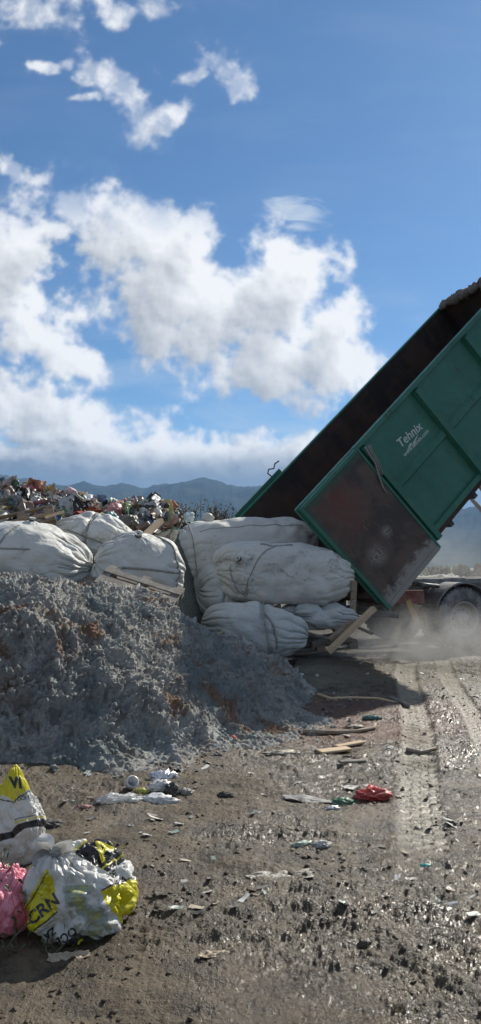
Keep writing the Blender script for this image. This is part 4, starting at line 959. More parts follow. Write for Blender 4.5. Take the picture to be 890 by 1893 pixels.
# ================================================================== dry weeds and a stem behind the bags
M_DEADLEAF = simple('dry_leaf', (.13, .10, .06), .8, var=.5, scale=12, dirtamt=.1)
M_STEM = simple('dry_stem', (.10, .08, .055), .9, dirtamt=.1)
M_LEAF = simple('green_leaf', (.05, .10, .03), .6, var=.4, scale=12, dirtamt=.1)
def weed(loc, h, n, seed, label, leafm=None, spread=.35, leaf=.05):
    rs = np.random.RandomState(seed); root = empty('dry_weed', loc); tag(root, label, 'plant')
    st = MB(); V = []; F = []
    for k in range(n):
        a = rs.uniform(0, 6.28); ln = h * rs.uniform(.45, 1); tip = np.array([math.cos(a) * spread * rs.rand(), math.sin(a) * spread * rs.rand(), ln]); b0 = np.array([rs.normal() * .04, rs.normal() * .04, -.05])
        pts = [b0 + (tip - b0) * u + np.array([math.sin(u * 5 + k) * .02, math.cos(u * 4 + k) * .02, 0]) for u in np.linspace(0, 1, 6)]
        st.tube([Vector(p) for p in pts], [.008 * (1 - .7 * u) for u in np.linspace(0, 1, 6)], 5)
        for j in range(int(16 * ln / h)):
            u = rs.uniform(.25, 1); c = b0 + (tip - b0) * u + rs.normal(0, .035, 3); d = unit(rs.normal(size=3)); e_ = unit(np.cross(d, rs.normal(size=3))); s = leaf * rs.uniform(.5, 1.2); b1 = len(V)
            V += [c, c + d * s * .5 + e_ * s * .28, c + d * s + (0, 0, -.01), c + d * s * .5 - e_ * s * .28]; F.append((b1, b1 + 1, b1 + 2, b1 + 3))
    st.build('stem', M_STEM, root, True); meshobj('leaves', np.array(V), F, leafm or M_DEADLEAF, root, False)
    return root
weed(P(348, 972, 14.0), .42, 22, 1, 'low dry brown weed behind the end of the rubbish', spread=.4)
weed(P(368, 968, 14.2), .62, 2, 2, 'single tall dry stem rising behind the rubbish', spread=.12)
weed(P(398, 972, 14.0), .46, 26, 3, 'bushy brown weed just left of the container opening', spread=.36)
weed(P(414, 974, 13.9), .36, 16, 4, 'small brown weed touching the container edge', spread=.25)

# ================================================================== far right: pale rubble heap, treeline
def rubble():
    c = P(795, 1064, 27); V, F = ico(6); h = fbm(V[:, 0] * 2, V[:, 1] * 2, V[:, 2] * 2, 5, .6, seed=600, kind='b')
    W = V * (1 + .35 * h)[:, None] * (2.6, 1.6, 1.05); W[:, 2] = np.where(W[:, 2] < 0, W[:, 2] * .1, W[:, 2]); o = meshobj('pale_rubble_heap', W, F, simple('pale_rubble', (.42, .42, .37), .9, var=.45, scale=3, dirt=(.14, .13, .11), dirtamt=.7, bumpd=.08)); o.location = (c.x - .2, c.y, .05)
    tag(o, 'low pale rubble heap far behind the truck', 'rubble heap', kind='stuff')
    c2 = P(860, 1066, 24); W2 = W * (.9, .8, .42); o2 = meshobj('rubble_ridge', W2, F, o.data.materials[0]); o2.location = (c2.x, c2.y + 1, 0); tag(o2, 'long low pale ridge of rubble right of the far heap', 'rubble heap', kind='stuff')
rubble()
def treeline():
    rs = np.random.RandomState(9); items = []; protos = [crumple(s + 80, 3, .8, 1.7, 5, 'b') for s in range(6)]
    for k in range(1500):
        a = rs.uniform(-.75, .75); D = rs.uniform(120, 185); s = rs.uniform(1.2, 2.6); x = math.sin(a) * D; y = math.cos(a) * D; hh = rs.uniform(5.0, 7.6)
        Vp, Fp = protos[rs.randint(6)]; g = rs.uniform(.7, 1.2); items.append(((Vp * (s, s, hh * .55)) @ rotm(0, 0, rs.uniform(0, 6)).T + (x, y, -7.0 + hh * .5), Fp, (.045 * g, .055 * g, .03 * g)))
    V, F, C = merged(items); m, t, b = mat('far_trees'); at_ = t.node('ShaderNodeAttribute'); at_.attribute_name = 'Col'; t.put(b.inputs['Base Color'], at_.outputs[0]); b.inputs['Roughness'].default_value = 1
    bump(t, b, t.noise(coords(t), 1.4, 5, .7).outputs[0], 1, .8)
    tag(meshobj('treeline', V, F, m, cols=C), 'dark strip of far trees on the plain below the mountains', 'treeline', kind='stuff')
treeline()
# wooden post at the right edge behind the truck
plank('wooden_post', P(884, 1064, 20), P(884, 1043, 20), .12, .12, M_WOOD, 'brown wooden post at the right edge beyond the truck', 'post', up=(0, 1, 0))

# ================================================================== caked dirt on the container's front rim
def rim_dirt():
    rs = np.random.RandomState(4); items = []; protos = [crumple(s + 10, 2, .8, 1.5, 4, 'b') for s in range(6)]
    for k in range(150):
        v = rs.uniform(0, CW - .1); q = CO + ex * (CL - rs.uniform(-.04, .18)) + ey * v + ez * (CH - .02 + rs.uniform(-.02, .10) * (1 - v / CW * .6)); s = rs.uniform(.03, .10)
        Vp, Fp = protos[rs.randint(6)]; items.append(((Vp * s) @ rotm(*rs.uniform(0, 6, 3)).T + np.array(q), Fp, (1, 1, 1)))
    V, F, C = merged(items); tag(meshobj('caked_dirt', V, F, simple('caked_dirt', (.16, .14, .12), .95, var=.4, scale=10)), 'dark caked dirt clinging to the high front rim of the container', 'dirt', kind='stuff')
rim_dirt()

# ================================================================== dust thrown up under the container
def dust(name, c, half, dens, label, col=(.80, .80, .78), falloff=1.0, seed=0.0):
    V, F = ico(4); o = meshobj(name, V * np.array(half), F); o.location = c
    m = bpy.data.materials.new(name); m.use_nodes = True; t = NT(m.node_tree); t.n.clear(); out = t.node('ShaderNodeOutputMaterial'); v = t.node('ShaderNodeVolumePrincipled')
    cc = coords(t); q = t.vm('DIVIDE', cc, tuple(half)); ln = t.vm('LENGTH', q)
    n = t.noise(t.vm('ADD', cc, (seed, seed * 2, 0)), 1.1, 5, .6, .6).outputs[0]
    d = t.m('MULTIPLY', t.ss(ln, 1.0, .15), t.ss(n, .30, .66)); t.put(v.inputs['Density'], t.m('MULTIPLY', d, dens)); v.inputs['Color'].default_value = (*col, 1); v.inputs['Anisotropy'].default_value = .25
    t.l.new(v.outputs[0], out.inputs['Volume']); o.data.materials.append(m); tag(o, label, 'dust', kind='stuff'); return o
dust('dust_cloud', (2.5, 12.1, .20), (2.6, 1.5, .78), .95, 'pale dust cloud billowing round the rear wheels under the container')
dust('dust_plume', (3.9, 15.2, 1.1), (2.4, 1.6, 1.5), .35, 'thin dust drifting up behind the truck', seed=4.0)
dust('falling_dust', (.45, 11.1, .45), (.35, .35, .65), 1.1, 'thin stream of dust falling over the lowest bag', seed=9.0)

# ================================================================== litter on the mud
M_PLAST = simple('white_plastic', (.66, .67, .66), .28, var=.15, scale=14, dirt=(.16, .14, .11), dirtamt=.55)
def film_material(name, col, alpha=.55):
    m, t, b = mat(name); c = coords(t); n = t.noise(c, 9, 5, .6, .4).outputs[0]; n2 = t.noise(t.vm('MULTIPLY', c, (1, 3, 1)), 22, 5, .6, 1.2, typ='RIDGED_MULTIFRACTAL').outputs[0]
    t.put(b.inputs['Base Color'], t.mix(t.ss(n, .5, .75, 0, .5), rgb(*col), rgb(.20, .18, .14))); b.inputs['Roughness'].default_value = .18; b.inputs['Specular IOR Level'].default_value = .6
    tr = t.node('ShaderNodeBsdfTranslucent'); tr.inputs[0].default_value = (*col, 1); mx = t.node('ShaderNodeMixShader'); mx.inputs[0].default_value = .35
    out = [x for x in t.n if x.type == 'OUTPUT_MATERIAL'][0]; t.l.new(b.outputs[0], mx.inputs[1]); t.l.new(tr.outputs[0], mx.inputs[2]); 
    tp = t.node('ShaderNodeBsdfTransparent'); mx2 = t.node('ShaderNodeMixShader'); mx2.inputs[0].default_value = 1 - alpha; t.l.new(mx.outputs[0], mx2.inputs[1]); t.l.new(tp.outputs[0], mx2.inputs[2]); t.l.new(mx2.outputs[0], out.inputs[0])
    bump(t, b, n2, .9, .02); return m
M_FILM = film_material('milky_plastic_film', (.72, .74, .74), .72)
def litter(name, px, py, half, seed, mat_, label, cat, rz=0, kind='crumple', lift=.18, sub=4, group=None, amp=.55):
    p = onground(px, py, .02); p = Vector((p.x, p.y, surf(p.x, p.y)))
    if kind == 'crumple':
        V, F = crumple(seed, sub, amp, 1.3, 5, 'b'); V = V * (1 - .25 * sstep(fbm(V[:, 0] * 2.5 + seed, V[:, 1] * 2.5, V[:, 2] * 2.5, 3, .5, seed=seed, kind='r'), .3, .8))[:, None]
    elif kind == 'sheet': V, F = sheet(seed, 22, .7)
    else: V, F = dentbox(seed)
    V = (V * np.array(half)) @ rotm(0, 0, rz).T; o = meshobj(name, V, F, mat_); o.location = p + Vector((0, 0, half[2] * lift)); return tag(o, label, cat, group)
C = lambda n, c, r=.5: simple(n, c, r, var=.25, scale=20, dirtamt=.45, bumpd=.008)
litter('plastic_bag', 218, 1484, (.145, .055, .04), 3, M_FILM, 'clear flattened plastic bag on the mud, leftmost of the pale litter cluster', 'plastic bag', R(8))
litter('plastic_bag', 290, 1478, (.135, .05, .04), 5, M_PLAST, 'long crumpled off white wrapper below the foil in the litter cluster', 'wrapper', R(-8))
litter('plastic_bag', 297, 1455, (.085, .06, .055), 6, M_PLAST, 'small white stuffed bag between the foil and the wrapper', 'plastic bag')
litter('plastic_bag', 318, 1462, (.05, .05, .06), 8, C('black_film', (.03, .03, .03), .3), 'black plastic scrap right of the small white bag', 'plastic scrap')
M_FOIL = simple('silver_foil', (.75, .76, .78), .25, .7, var=.1, dirtamt=.25, bumpd=.012)
litter('foil', 302, 1432, (.095, .06, .05), 9, M_FOIL, 'shiny silver foil crumpled at the top of the litter cluster', 'foil', amp=.8)
litter('foil', 345, 1462, (.05, .03, .03), 11, C('grey_rag', (.28, .27, .25)), 'small grey rag right of the black plastic scrap', 'rag')
def cup():
    p = onground(243, 1456, .02); root = empty('plastic_cup', (p.x, p.y, surf(p.x, p.y) + .035)); root.rotation_euler = (R(52), 0, R(25)); tag(root, 'pale round plastic cup tipped over with its open mouth facing out', 'cup')
    m = MB(); m.lathe([(.001, -.04), (.026, -.04), (.036, .04), (.0345, .04), (.025, -.037), (.001, -.037)], 28); m.build('cup_wall', M_PLAST, root, True)
    m = MB(); m.lathe([(.0365, .036), (.040, .038), (.040, .042), (.0350, .043)], 28); m.build('cup_rim', M_PLAST, root, True)
cup()
litter('wrapper', 263, 1458, (.05, .025, .022), 12, C('yellow_wrapper', (.55, .55, .10), .35), 'yellow green wrapper beside the tipped cup', 'wrapper', R(-15))
litter('wrapper', 156, 1492, (.05, .02, .015), 14, C('pale_pink_scrap', (.45, .22, .20)), 'tiny dull pink scrap left of the clear bag', 'scrap')
litter('wrapper', 214, 1470, (.022, .015, .012), 15, C('crimson_scrap', (.45, .05, .10)), 'tiny crimson scrap above the clear bag', 'scrap')
litter('dark_rag', 88, 1524, (.09, .05, .03), 16, C('dark_rag', (.035, .035, .038), .7), 'dark rag lying behind the printed bag', 'rag', R(10))
litter('red_net', 690, 1470, (.125, .085, .055), 17, C('red_plastic', (.52, .06, .05), .35), 'bright red crumpled plastic sack on the mud', 'plastic sack', R(-10), amp=.7)
litter('wrapper', 636, 1478, (.07, .04, .03), 18, C('green_film', (.05, .17, .09), .35), 'dark green wrapper just left of the red sack', 'wrapper')
litter('plastic_sheet', 585, 1472, (.20, .09, .03), 19, C('muddy_sheet', (.34, .33, .30), .5), 'muddy grey plastic sheet pressed into the mud', 'sheet', R(-14), 'sheet')
litter('wrapper', 617, 1493, (.045, .028, .02), 20, M_PLAST, 'small white scrap below the muddy sheet', 'scrap')
litter('plastic_sheet', 660, 1448, (.09, .05, .02), 21, C('pale_sheet', (.45, .44, .40), .5), 'pale scrap of sheet above the red sack', 'scrap', R(12), 'sheet')
litter('plastic_sheet', 532, 1251, (.20, .16, .03), 22, M_PLAST, 'flat white plastic piece on the dusty ground before the bags', 'plastic piece', R(5), 'box')
litter('plastic_bottle', 417, 1352, (.09, .04, .04), 23, M_PLAST, 'small white bottle with red end at the foot of the heap', 'bottle', R(-38), 'box')
litter('wrapper', 431, 1360, (.035, .03, .03), 24, C('red_cap', (.5, .07, .05)), 'red scrap at the tip of the small white bottle', 'scrap')
litter('wrapper', 787, 1600, (.028, .014, .012), 25, C('turquoise', (.08, .42, .42), .4), 'turquoise scrap trodden into the tyre track', 'scrap')
litter('plastic_sheet', 520, 1622, (.15, .07, .035), 26, C('beige_sheet', (.36, .33, .27), .5), 'crinkled beige sheet half buried in the churned mud', 'sheet', R(8), 'sheet')
litter('wrapper', 560, 1560, (.07, .03, .02), 27, C('pale_green_film', (.32, .42, .33), .4), 'pale green film scrap above the beige sheet', 'scrap', R(15))
litter('wrapper', 595, 1562, (.06, .035, .02), 28, C('bone_scrap', (.45, .44, .38), .5), 'bone coloured scrap right of the pale green film', 'scrap', R(-15))
#litter('plastic_sheet', 750, 1790, (.10, .12, .04), 29, C('black_wet_film', (.10, .10, .095), .2), 'wet dark film crumpled in the mud near the lower right', 'film', R(60), 'sheet')
litter('plastic_sheet', 520, 1385, (.16, .05, .03), 30, C('tan_scrap', (.30, .27, .21)), 'tan fabric scrap near the foot of the heap', 'scrap', R(10))
litter('wrapper', 690, 1322, (.10, .04, .03), 31, C('dusky_green', (.10, .22, .19)), 'dull green rag in the shadow of the container', 'rag', R(-10))
litter('wrapper', 655, 1335, (.12, .06, .03), 32, C('brown_rag', (.20, .16, .12)), 'brown rag left of the dull green rag', 'rag', R(20))
litter('wrapper', 722, 1376, (.05, .03, .02), 33, M_PLAST, 'little white scrap at the edge of the container shadow', 'scrap', R(50))
litter('dark_rag', 418, 1466, (.055, .04, .025), 34, C('dark_clod', (.05, .045, .04), .8), 'dark lump of rag right of the pale litter cluster', 'rag')
litter('plastic_sheet', 395, 1772, (.06, .03, .02), 35, C('tan_leaf', (.33, .26, .17)), 'tan crumpled scrap near the printed bag', 'scrap', R(20), 'sheet')
litter('plastic_sheet', 128, 1768, (.075, .035, .03), 36, C('tan_leaf2', (.42, .34, .24)), 'curled tan scrap under the printed bag', 'scrap', R(12), 'sheet')
# sticks and boards on the ground
def stick(pxs, r, label, mat_=None, name='stick', cat='stick'):
    pts = [onground(a, b_, .015) for a, b_ in pxs]; pts = [Vector((p.x, p.y, surf(p.x, p.y) + r * .8)) for p in pts]; c = pts[0].copy()
    m = MB(); m.tube([p - c for p in pts], [r * (1 - .35 * i / len(pts)) for i in range(len(pts))], 7); o = m.build(name, mat_ or M_WOOD, None, True); o.location = c; return tag(o, label, cat)
stick([(588, 1286), (612, 1292), (650, 1290), (700, 1291), (752, 1300)], .020, 'long pale branch lying in the container shadow', M_WOODL)
stick([(560, 1346), (620, 1347), (660, 1346), (692, 1340), (694, 1334)], .022, 'bent bare branch at the near edge of the shadow', M_WOOD)
stick([(722, 1290), (740, 1298), (756, 1304)], .025, 'short grey branch stub in the shadow near the tyre track', M_WOODG)
stick([(752, 1380), (780, 1384), (806, 1382)], .02, 'thin dark stick across the tyre track', M_WOOD)
#stick([(822, 1442), (858, 1444), (890, 1440)], .022, 'dark stick at the right edge beside the track', M_WOOD)
#stick([(366, 1846), (420, 1838), (470, 1846)], .008, 'thin twig low in the foreground mud', M_WOODG)
#stick([(790, 1778), (826, 1790), (856, 1800)], .014, 'muddy stick near the lower right corner', M_WOODG)
def board(px0, py0, px1, py1, w_, label, mat_=M_WOODL, name='wood_splinter'):
    a = onground(px0, py0, .02); b_ = onground(px1, py1, .02); a.z = surf(a.x, a.y) + .02; b_.z = surf(b_.x, b_.y) + .02; return plank(name, a, b_, w_, .018, mat_, label, 'board')
board(590, 1382, 646, 1376, .10, 'pale splintered board lying flat below the shadow edge')
board(622, 1372, 672, 1366, .06, 'narrower pale board just behind the splintered board')
board(628, 1404, 676, 1400, .05, 'grey board piece in front of the splintered board', M_WOODG)
board(470, 1245, 500, 1262, .10, 'dusty board lying in front of the lowest bag', M_WOODG)

# stones and mud clods: more than anyone could count
def clods():
    rs = np.random.RandomState(21); items = []; protos = [crumple(s + 40, 2, .9, 1.3, 4, 'f') for s in range(10)]
    k = 0
    while k < 2600:
        y = 2.1 * (13 / 2.1) ** rs.rand(); t = rs.uniform(-.42, .42); x = t * (y * .95 + .3)
        if pnoise(np.array([x * 1.3]), np.array([y * 1.3]), None, 700)[0] + .45 < rs.rand(): continue
        if heap_base(np.array([x]), np.array([y]))[1][0] > -.03 or (x < -.25 and y > 8.6): continue
        s = (.0030 + .008 * rs.rand() ** 3.2) * (1 + .09 * y); Vp, Fp = protos[rs.randint(10)]; z = surf(x, y)
        items.append(((Vp * s * rs.uniform(.6, 1.3, 3) * (1, 1, .6)) @ rotm(rs.uniform(-.5, .5), rs.uniform(-.5, .5), rs.uniform(0, 6.28)).T + (x, y, z + s * .15), Fp, (1, 1, 1))); k += 1
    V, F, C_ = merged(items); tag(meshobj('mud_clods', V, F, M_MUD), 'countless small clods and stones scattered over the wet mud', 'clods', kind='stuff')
    items = []
    for k in range(480):
        y = 3.2 * (12 / 3.2) ** rs.rand(); x = rs.uniform(-.42, .42) * y
        if heap_base(np.array([x]), np.array([y]))[1][0] > -.02 or (x < -.25 and y > 8.6): continue
        s = rs.uniform(.005, .017) * (1 + .07 * y); Vp, Fp = sheet(rs.randint(30), 5, .4); c = np.array([(.5, .5, .47), (.42, .36, .27), (.26, .24, .20), (.5, .5, .5), (.10, .09, .08), (.2, .25, .22)][rs.randint(6)]) * rs.uniform(.6, 1.1)
        items.append(((Vp * s * (rs.uniform(.5, 2.2), 1, .8)) @ rotm(rs.uniform(-.3, .3), rs.uniform(-.3, .3), rs.uniform(0, 6.28)).T + (x, y, surf(x, y) + s * .3), Fp, c))
    V, F, C_ = merged(items); tag(meshobj('litter_scraps', V, F, M_ITEM, cols=C_), 'countless tiny pale scraps trodden into the mud', 'scraps', kind='stuff')
clods()

# ================================================================== foreground plastic bags
def bag_material(name, rough=.2):
    """thin glossy printed film: colour comes from the print, light leaks through a little"""
    m, t, b = mat(name); at_ = t.node('ShaderNodeAttribute'); at_.attribute_name = 'Col'; c = coords(t)
    n = t.noise(c, 16, 5, .65, .3).outputs[0]; n2 = t.noise(t.vm('MULTIPLY', c, (1, 1, 2.0)), 15, 5, .6, 1.0, typ='RIDGED_MULTIFRACTAL').outputs[0]
    dirtf = t.m('MULTIPLY', t.ss(n, .56, .74), .45)
    sp = t.node('ShaderNodeSeparateXYZ'); t.l.new(c, sp.inputs[0]); dirtf = t.m('MAXIMUM', dirtf, t.m('MULTIPLY', t.ss(t.m('ADD', sp.outputs[2], t.m('MULTIPLY', t.m('SUBTRACT', n, .5), .12)), .05, .0), .55))
    col = t.mix(dirtf, at_.outputs[0], rgb(.16, .145, .11)); t.put(b.inputs['Base Color'], col); b.inputs['Roughness'].default_value = rough; b.inputs['Specular IOR Level'].default_value = .55; b.inputs['Coat Weight'].default_value = .08
    tr = t.node('ShaderNodeBsdfTranslucent'); t.put(tr.inputs[0], col); mx = t.node('ShaderNodeMixShader'); mx.inputs[0].default_value = .22; out = [x for x in t.n if x.type == 'OUTPUT_MATERIAL'][0]
    t.l.new(b.outputs[0], mx.inputs[1]); t.l.new(tr.outputs[0], mx.inputs[2]); t.l.new(mx.outputs[0], out.inputs[0]); bump(t, b, n2, .55, .0035); return m
M_PRINT = bag_material('printed_bag_film', .34); M_PRINTDARK = simple('black_print', (.025, .025, .025), .3, dirtamt=.25, bumpd=.001); M_YEL = simple('yellow_print', (.62, .56, .03), .3, dirtamt=.25, bumpd=.001)
def plastic_bag(name, base, half, seed, knot, color_fn, label, rz=0, n=120, fold=1.0, e=2.2, tip=None):
    """knot: local direction of the tie; folds radiate from it"""
    D, Q = bgrid(n); kd = unit(np.array(knot, float)); Rm = rotm(0, 0, rz); u = np.array(Vector(kd).orthogonal().normalized()); v = np.cross(kd, u)
    r = (np.abs(D) ** e).sum(1) ** (-1 / e); Pn = D * r[:, None]
    c = D @ kd; ph = np.arctan2(D @ v, D @ u); ang = np.arccos(np.clip(c, -1, 1))
    w1 = pnoise(D[:, 0] * 2 + seed, D[:, 1] * 2, D[:, 2] * 2, 800 + seed)
    folds = (1 - np.abs(np.sin(ph * 6 + w1 * 2.5))) ** 2 * .10 + (1 - np.abs(np.sin(ph * 14 + w1 * 5))) ** 2 * .03
    near = sstep(-ang, -2.3, -.15)
    cr = sstep(fbm(D[:, 0] * 2.0 + seed, D[:, 1] * 2.0, D[:, 2] * 2.0, 2, .4, seed=810 + seed, kind='r'), .25, .95) * .13 + sstep(fbm(D[:, 0] * 5 + seed, D[:, 1] * 5, D[:, 2] * 5, 2, .5, seed=820 + seed, kind='r'), .3, 1.0) * .022
    lump = fbm(D[:, 0] * 1.3 + seed * 2, D[:, 1] * 1.3, D[:, 2] * 1.3, 2, .5, seed=830 + seed) * .20
    f = 1 + lump - (folds * near + cr) * fold
    f = f * (1 + .0 * near)
    Pl = Pn * f[:, None]
    if tip is not None: Pl = Pl + kd * (sstep(-ang, -.75, -.02) * tip)[:, None]; 
    Pl = Pl * np.array(half); Pl[:, 2] = Pl[:, 2] + half[2] * .74; z = Pl[:, 2]; Pl[:, 2] = np.where(z < 0, z * .06, z)
    # the cloth spreads where it meets the ground
    o = meshobj(name, Pl @ Rm.T, Q, M_PRINT, cols=color_fn(Pl, D)); o.location = base; 
    o['label'] = label; o['category'] = 'plastic bag'
    bv = BVHTree.FromPolygons([Vector(p) for p in (Pl @ Rm.T)], Q.tolist())
    return o, bv, Pl, Rm
def decal(bag, bv, V, F, view, origin, right, up, mat_, name, size_sub=.006):
    """lay a flat figure onto the bag's film along the direction view"""
    import bmesh
    bm = bmesh.new(); vs = [bm.verts.new(v) for v in V]
    for f in F:
        try: bm.faces.new([vs[i] for i in f])
        except ValueError: pass
    bmesh.ops.remove_doubles(bm, verts=bm.verts, dist=1e-5); bmesh.ops.triangulate(bm, faces=bm.faces)
    for _ in range(5):
        es = [e_ for e_ in bm.edges if e_.calc_length() > size_sub]
        if not es: break
        bmesh.ops.subdivide_edges(bm, edges=es, cuts=1); bmesh.ops.triangulate(bm, faces=bm.faces)
    bad = []; view = Vector(view).normalized()
    for v in bm.verts:
        p = Vector(origin) + Vector(right) * v.co.x + Vector(up) * v.co.y; h = bv.ray_cast(p - view * 1.0, view)
        if h[0] is None: bad.append(v)
        else: v.co = h[0] - view * .0016
    bmesh.ops.delete(bm, geom=bad, context='VERTS')
    bmesh.ops.delete(bm, geom=[f for f in bm.faces if max(e_.calc_length() for e_ in f.edges) > size_sub * 4], context='FACES')
    me = bpy.data.meshes.new(name); bm.to_mesh(me); bm.free(); me.materials.append(mat_); me.polygons.foreach_set('use_smooth', [True] * len(me.polygons)); o = bpy.data.objects.new(name, me); return link(o, bag)

WHITE = np.array([.66, .66, .63]); YEL = np.array([.66, .60, .02]); BLK = np.array([.02, .02, .02]); CLR = np.array([.34, .38, .33])
# --- the tied printed bag
b1 = onground(135, 1745, 0.0); B1 = Vector((b1.x, b1.y + .12, .0)); H1 = (.225, .20, .19)
rgt = Vector((1, 0, 0)); vdir = (B1 + Vector((0, 0, .17)) - Vector((0, 0, EYE))).normalized(); upv = rgt.cross(vdir).normalized() * 1.0
def pic(px, py):
    """print layout on bag one: metres right and up of its centre in the plane that faces the road side"""
    return ((px - 135) / FOC * 3.2, (1655 - py) / FOC * 3.2)
def inside(u, v, poly):
    k = np.zeros(len(u), bool); n = len(poly)
    for i in range(n):
        (x0, y0), (x1, y1) = poly[i], poly[(i + 1) % n]
        if y0 == y1: continue
        c = ((y0 > v) != (y1 > v)) & (u < (x1 - x0) * (v - y0) / (y1 - y0) + x0); k ^= c
    return k
def printed(Pl, figs, back=WHITE):
    """colour of the film: figures given as outlines on the flat print, rows of (outline, colour)"""
    c = np.tile(back, (len(Pl), 1)); u = Pl[:, 0]; v = (Pl - np.array([0, 0, .17])) @ np.array(upv)
    uw = u + .004 * pnoise(Pl[:, 0] * 22, Pl[:, 1] * 22, Pl[:, 2] * 22, 3); vw = v + .004 * pnoise(Pl[:, 0] * 22, Pl[:, 1] * 22, Pl[:, 2] * 22, 4)
    for outline, col in figs: c[inside(uw, vw, outline)] = col
    return c
def line(p, q, w_):
    (x0, y0), (x1, y1) = p, q; dx, dy = x1 - x0, y1 - y0; L = math.hypot(dx, dy); nx, ny = -dy / L * w_ / 2, dx / L * w_ / 2; return [(x0 + nx, y0 + ny), (x1 + nx, y1 + ny), (x1 - nx, y1 - ny), (x0 - nx, y0 - ny)]
def col_print(Pl, D):
    A = lambda *ps: [pic(*p) for p in ps]
    figs = [(A((28, 1680), (50, 1660), (52, 1752), (28, 1752)), np.array([.22, .30, .22])),
            (A((152, 1530), (182, 1530), (214, 1565), (232, 1600), (190, 1634), (172, 1626), (124, 1602), (150, 1571)), BLK),
            (line(pic(124, 1597), pic(154, 1569), .008), YEL * .9), (line(pic(154, 1569), pic(154, 1536), .008), YEL * .9), (line(pic(180, 1630), pic(216, 1598), .007), YEL * .9),
            (A((186, 1664), (240, 1640), (250, 1712), (219, 1722), (200, 1690)), YEL), (line(pic(186, 1662), pic(240, 1638), .005), BLK),
            (A((36, 1704), (84, 1628), (102, 1648), (118, 1690), (52, 1746), (36, 1736)), YEL), (line(pic(46, 1744), pic(116, 1694), .005), BLK), (line(pic(44, 1698), pic(88, 1634), .005), BLK),
            (A((92, 1775), (150, 1724), (196, 1750), (200, 1800)), BLK), (line(pic(104, 1766), pic(150, 1724), .005), BLK),
            (A((118, 1655), (172, 1655), (192, 1690), (206, 1740), (152, 1730), (132, 1698)), CLR)]
    c = printed(Pl, figs); k = np.abs(c - CLR).sum(1) < 1e-6; nz = fbm(Pl[:, 0] * 16, Pl[:, 1] * 16, Pl[:, 2] * 16, 4, .6, seed=77)[:, None]
    cc = CLR + (WHITE - CLR) * sstep(nz, .0, .25) + (np.array([.45, .48, .20]) - CLR) * sstep(-nz, .05, .3) ; c[k] = np.clip(cc, .02, .8)[k]
    return c
bag1, bv1, Pl1, Rm1 = plastic_bag('printed_plastic_bag', B1, H1, 3, (-.45, -.15, .9), col_print, 'white yellow and black printed plastic bag tied in a knot on the mud', n=150)
def word(bag, bv, s, px, py, width, ang, mat_, B, cx, cy, Y, name='lettering', shear=0):
    V, F = text_mesh(s, 1, 0, shear, .03); V = V[:, :2]; V = V * (width / (V[:, 0].max() - V[:, 0].min())); a = R(ang); x = (px - cx) / FOC * Y; y = (cy - py) / FOC * Y
    W = [(v[0] * math.cos(a) - v[1] * math.sin(a) + x, v[0] * math.sin(a) + v[1] * math.cos(a) + y, 0) for v in V]
    return decal(bag, bv, W, F, vdir, (0, 0, .17), rgt, upv, mat_, name)
K = (B1, 135, 1655, 3.2)
for (s, px, py, wd, ang, m_) in (('AS', 180, 1588, .125, 46, M_YEL), ('CRN', 76, 1692, .13, 38, M_PRINTDARK), ('CE', 190, 1640, .04, 34, M_PRINTDARK), ('ZA', 208, 1648, .045, 30, M_PRINTDARK), ('ZA', 90, 1728, .05, 214, M_PRINTDARK), ('OČE', 118, 1732, .085, 214, M_PRINTDARK),
                                 ('MN', 126, 1562, .035, -80, M_PRINTDARK), ('AS', 140, 1752, .07, 30, M_YEL)):
    word(bag1, bv1, s, px, py, wd, ang, m_, *K)
def knot(bag, loc, s, mat_=None, ears=((-.6, .1, .5), (.7, 0, .45), (-.9, -.3, -.1)), seed=0):
    V, F = crumple(60 + seed, 4, .8, 1.6, 4, 'b'); k_ = meshobj('knot', V * s, F, mat_ or M_PRINT, bag, cols=np.tile(WHITE, (len(V), 1))); k_.location = loc
    for i, d in enumerate(ears):
        d = Vector(d).normalized(); n1, n2 = 16, 9; pts = []
        sd = d.cross(Vector((0, 1, .3))).normalized(); up_ = sd.cross(d)
        for a in range(n1):
            u_ = a / (n1 - 1)
            for b_ in range(n2):
                w_ = (b_ / (n2 - 1) - .5) * 2; wd = s * (.4 + 1.1 * math.sin(u_ * 2.6)); pts.append(d * (u_ * s * 3.6) + sd * (w_ * wd) + up_ * (math.sin(w_ * 4 + i) * s * .55 * (.4 + u_) + s * .5 * math.sin(u_ * 5 + w_)))
        F_ = np.array([(a * n2 + b_, a * n2 + b_ + 1, (a + 1) * n2 + b_ + 1, (a + 1) * n2 + b_) for a in range(n1 - 1) for b_ in range(n2 - 1)]); e_ = meshobj('bag_ear', np.array([list(p) for p in pts]), F_, mat_ or M_PRINT, bag, cols=np.tile(WHITE, (len(pts), 1))); e_.location = loc
kh = bv1.ray_cast(Vector((-.10, -.02, 1)), Vector((0, 0, -1)))[0]
knot(bag1, kh + Vector((0, -.01, .004)), .024)

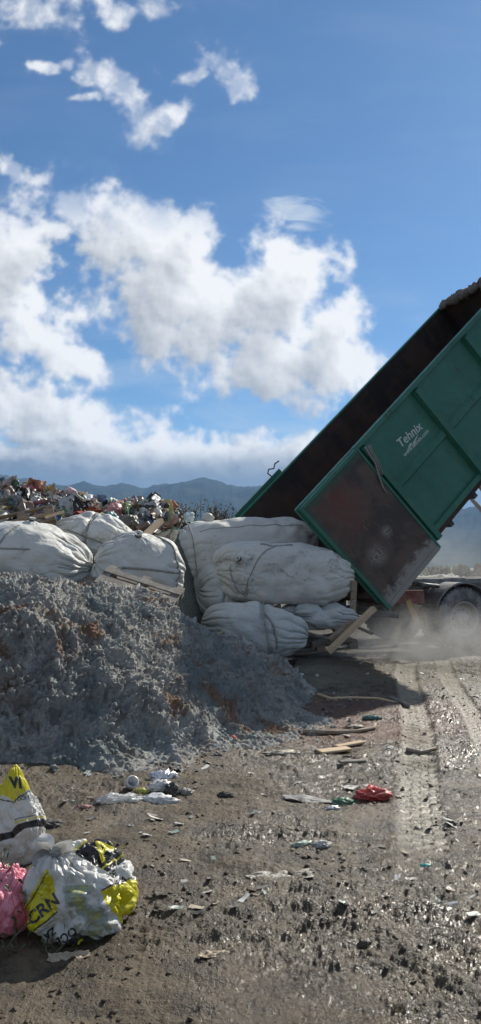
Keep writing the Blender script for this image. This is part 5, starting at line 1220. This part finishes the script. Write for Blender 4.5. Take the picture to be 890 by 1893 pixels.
# --- upright bag behind it at the left edge
b2 = onground(14, 1606, 0); B2 = Vector((b2.x - .015, b2.y + .10, 0)); H2 = (.165, .13, .20)
def pic2(px, py): return ((px - 6) / FOC * 3.55, (1530 - py) / FOC * 3.55 + .03)
def col_b2(Pl, D):
    A = lambda *ps: [pic2(*p) for p in ps]
    figs = [(A((-80, 1475), (-30, 1400), (60, 1400), (60, 1474), (43, 1478), (19, 1501), (0, 1490), (-80, 1520)), YEL), (line(pic2(46, 1479), pic2(19, 1503), .006), BLK), (line(pic2(19, 1503), pic2(-80, 1486), .006), BLK),
            (A((-60, 1570), (22, 1556), (28, 1546), (46, 1538), (90, 1526), (90, 1541), (45, 1550), (27, 1566), (-60, 1590)), BLK), (line(pic2(26, 1541), pic2(90, 1520), .006), YEL), (line(pic2(26, 1536), pic2(90, 1515), .004), BLK)]
    return printed(Pl, figs)
bag2, bv2, Pl2, Rm2 = plastic_bag('printed_plastic_bag', B2, H2, 7, (.05, 0, 1), col_b2, 'tall white bag with pointed yellow top behind the tied printed bag', n=110, tip=.55, fold=.75)
V, F = text_mesh('VI', 1, 0, 0, .06); V = V[:, :2] * .07
decal(bag2, bv2, [(v[0] * .9 - .3 * v[1] + pic2(10, 1468)[0], v[1] + pic2(10, 1468)[1], 0) for v in V], F, vdir, (0, 0, .17), rgt, upv, M_PRINTDARK, 'lettering')
V, F = text_mesh('OCE I ZA', 1, 0, 0, .03); V = V[:, :2] * .022
decal(bag2, bv2, [(v[0] * .96 - .25 * v[1] + pic2(34, 1494)[0], v[0] * .25 + v[1] * .96 + pic2(34, 1494)[1], 0) for v in V], F, vdir, (0, 0, .17), rgt, upv, M_PRINTDARK, 'lettering')

# --- pink bag at the left edge
b3 = onground(2, 1742, 0); B3 = Vector((b3.x - .03, b3.y + .10, 0)); H3 = (.125, .13, .15)
bag3, bv3, Pl3, Rm3 = plastic_bag('pink_plastic_bag', B3, H3, 12, (.35, -.1, .95), lambda Pl, D: np.tile(np.array([.85, .34, .42]), (len(Pl), 1)) * (1 + .15 * pnoise(Pl[:, 0] * 30, Pl[:, 1] * 30, Pl[:, 2] * 30, 5))[:, None], 'glossy pink plastic bag at the left edge beside the printed bag', n=110, fold=.85)
# white scrap of foam between the two printed bags, greens over the pink bag
litter('foam_piece', 50, 1590, (.05, .04, .04), 44, simple('white_foam', (.78, .79, .79), .6, dirtamt=.15), 'bright white foam chunk between the two printed bags', 'foam', R(20), 'box', 2.6)
def greens(loc, n, seed, label, leaf=.03, h=.12, spread=.12):
    o = weed(loc, h, n, seed, label, M_LEAF, spread, leaf); o.name = 'green_sprig'; return o
greens(Vector((B3.x + .03, B3.y - .06, .22)), 3, 31, 'green leafy sprig lying over the pink bag', .035, .08, .10)
greens(Vector((B3.x + .06, B3.y - .16, surf(B3.x + .06, B3.y - .16))), 4, 32, 'wilted green sprig on the mud below the pink bag', .03, .12, .12)
greens(Vector((B3.x + .26, B3.y - .17, surf(B3.x + .26, B3.y - .17))), 4, 33, 'tiny green sprig in front of the printed bag', .018, .04, .05)
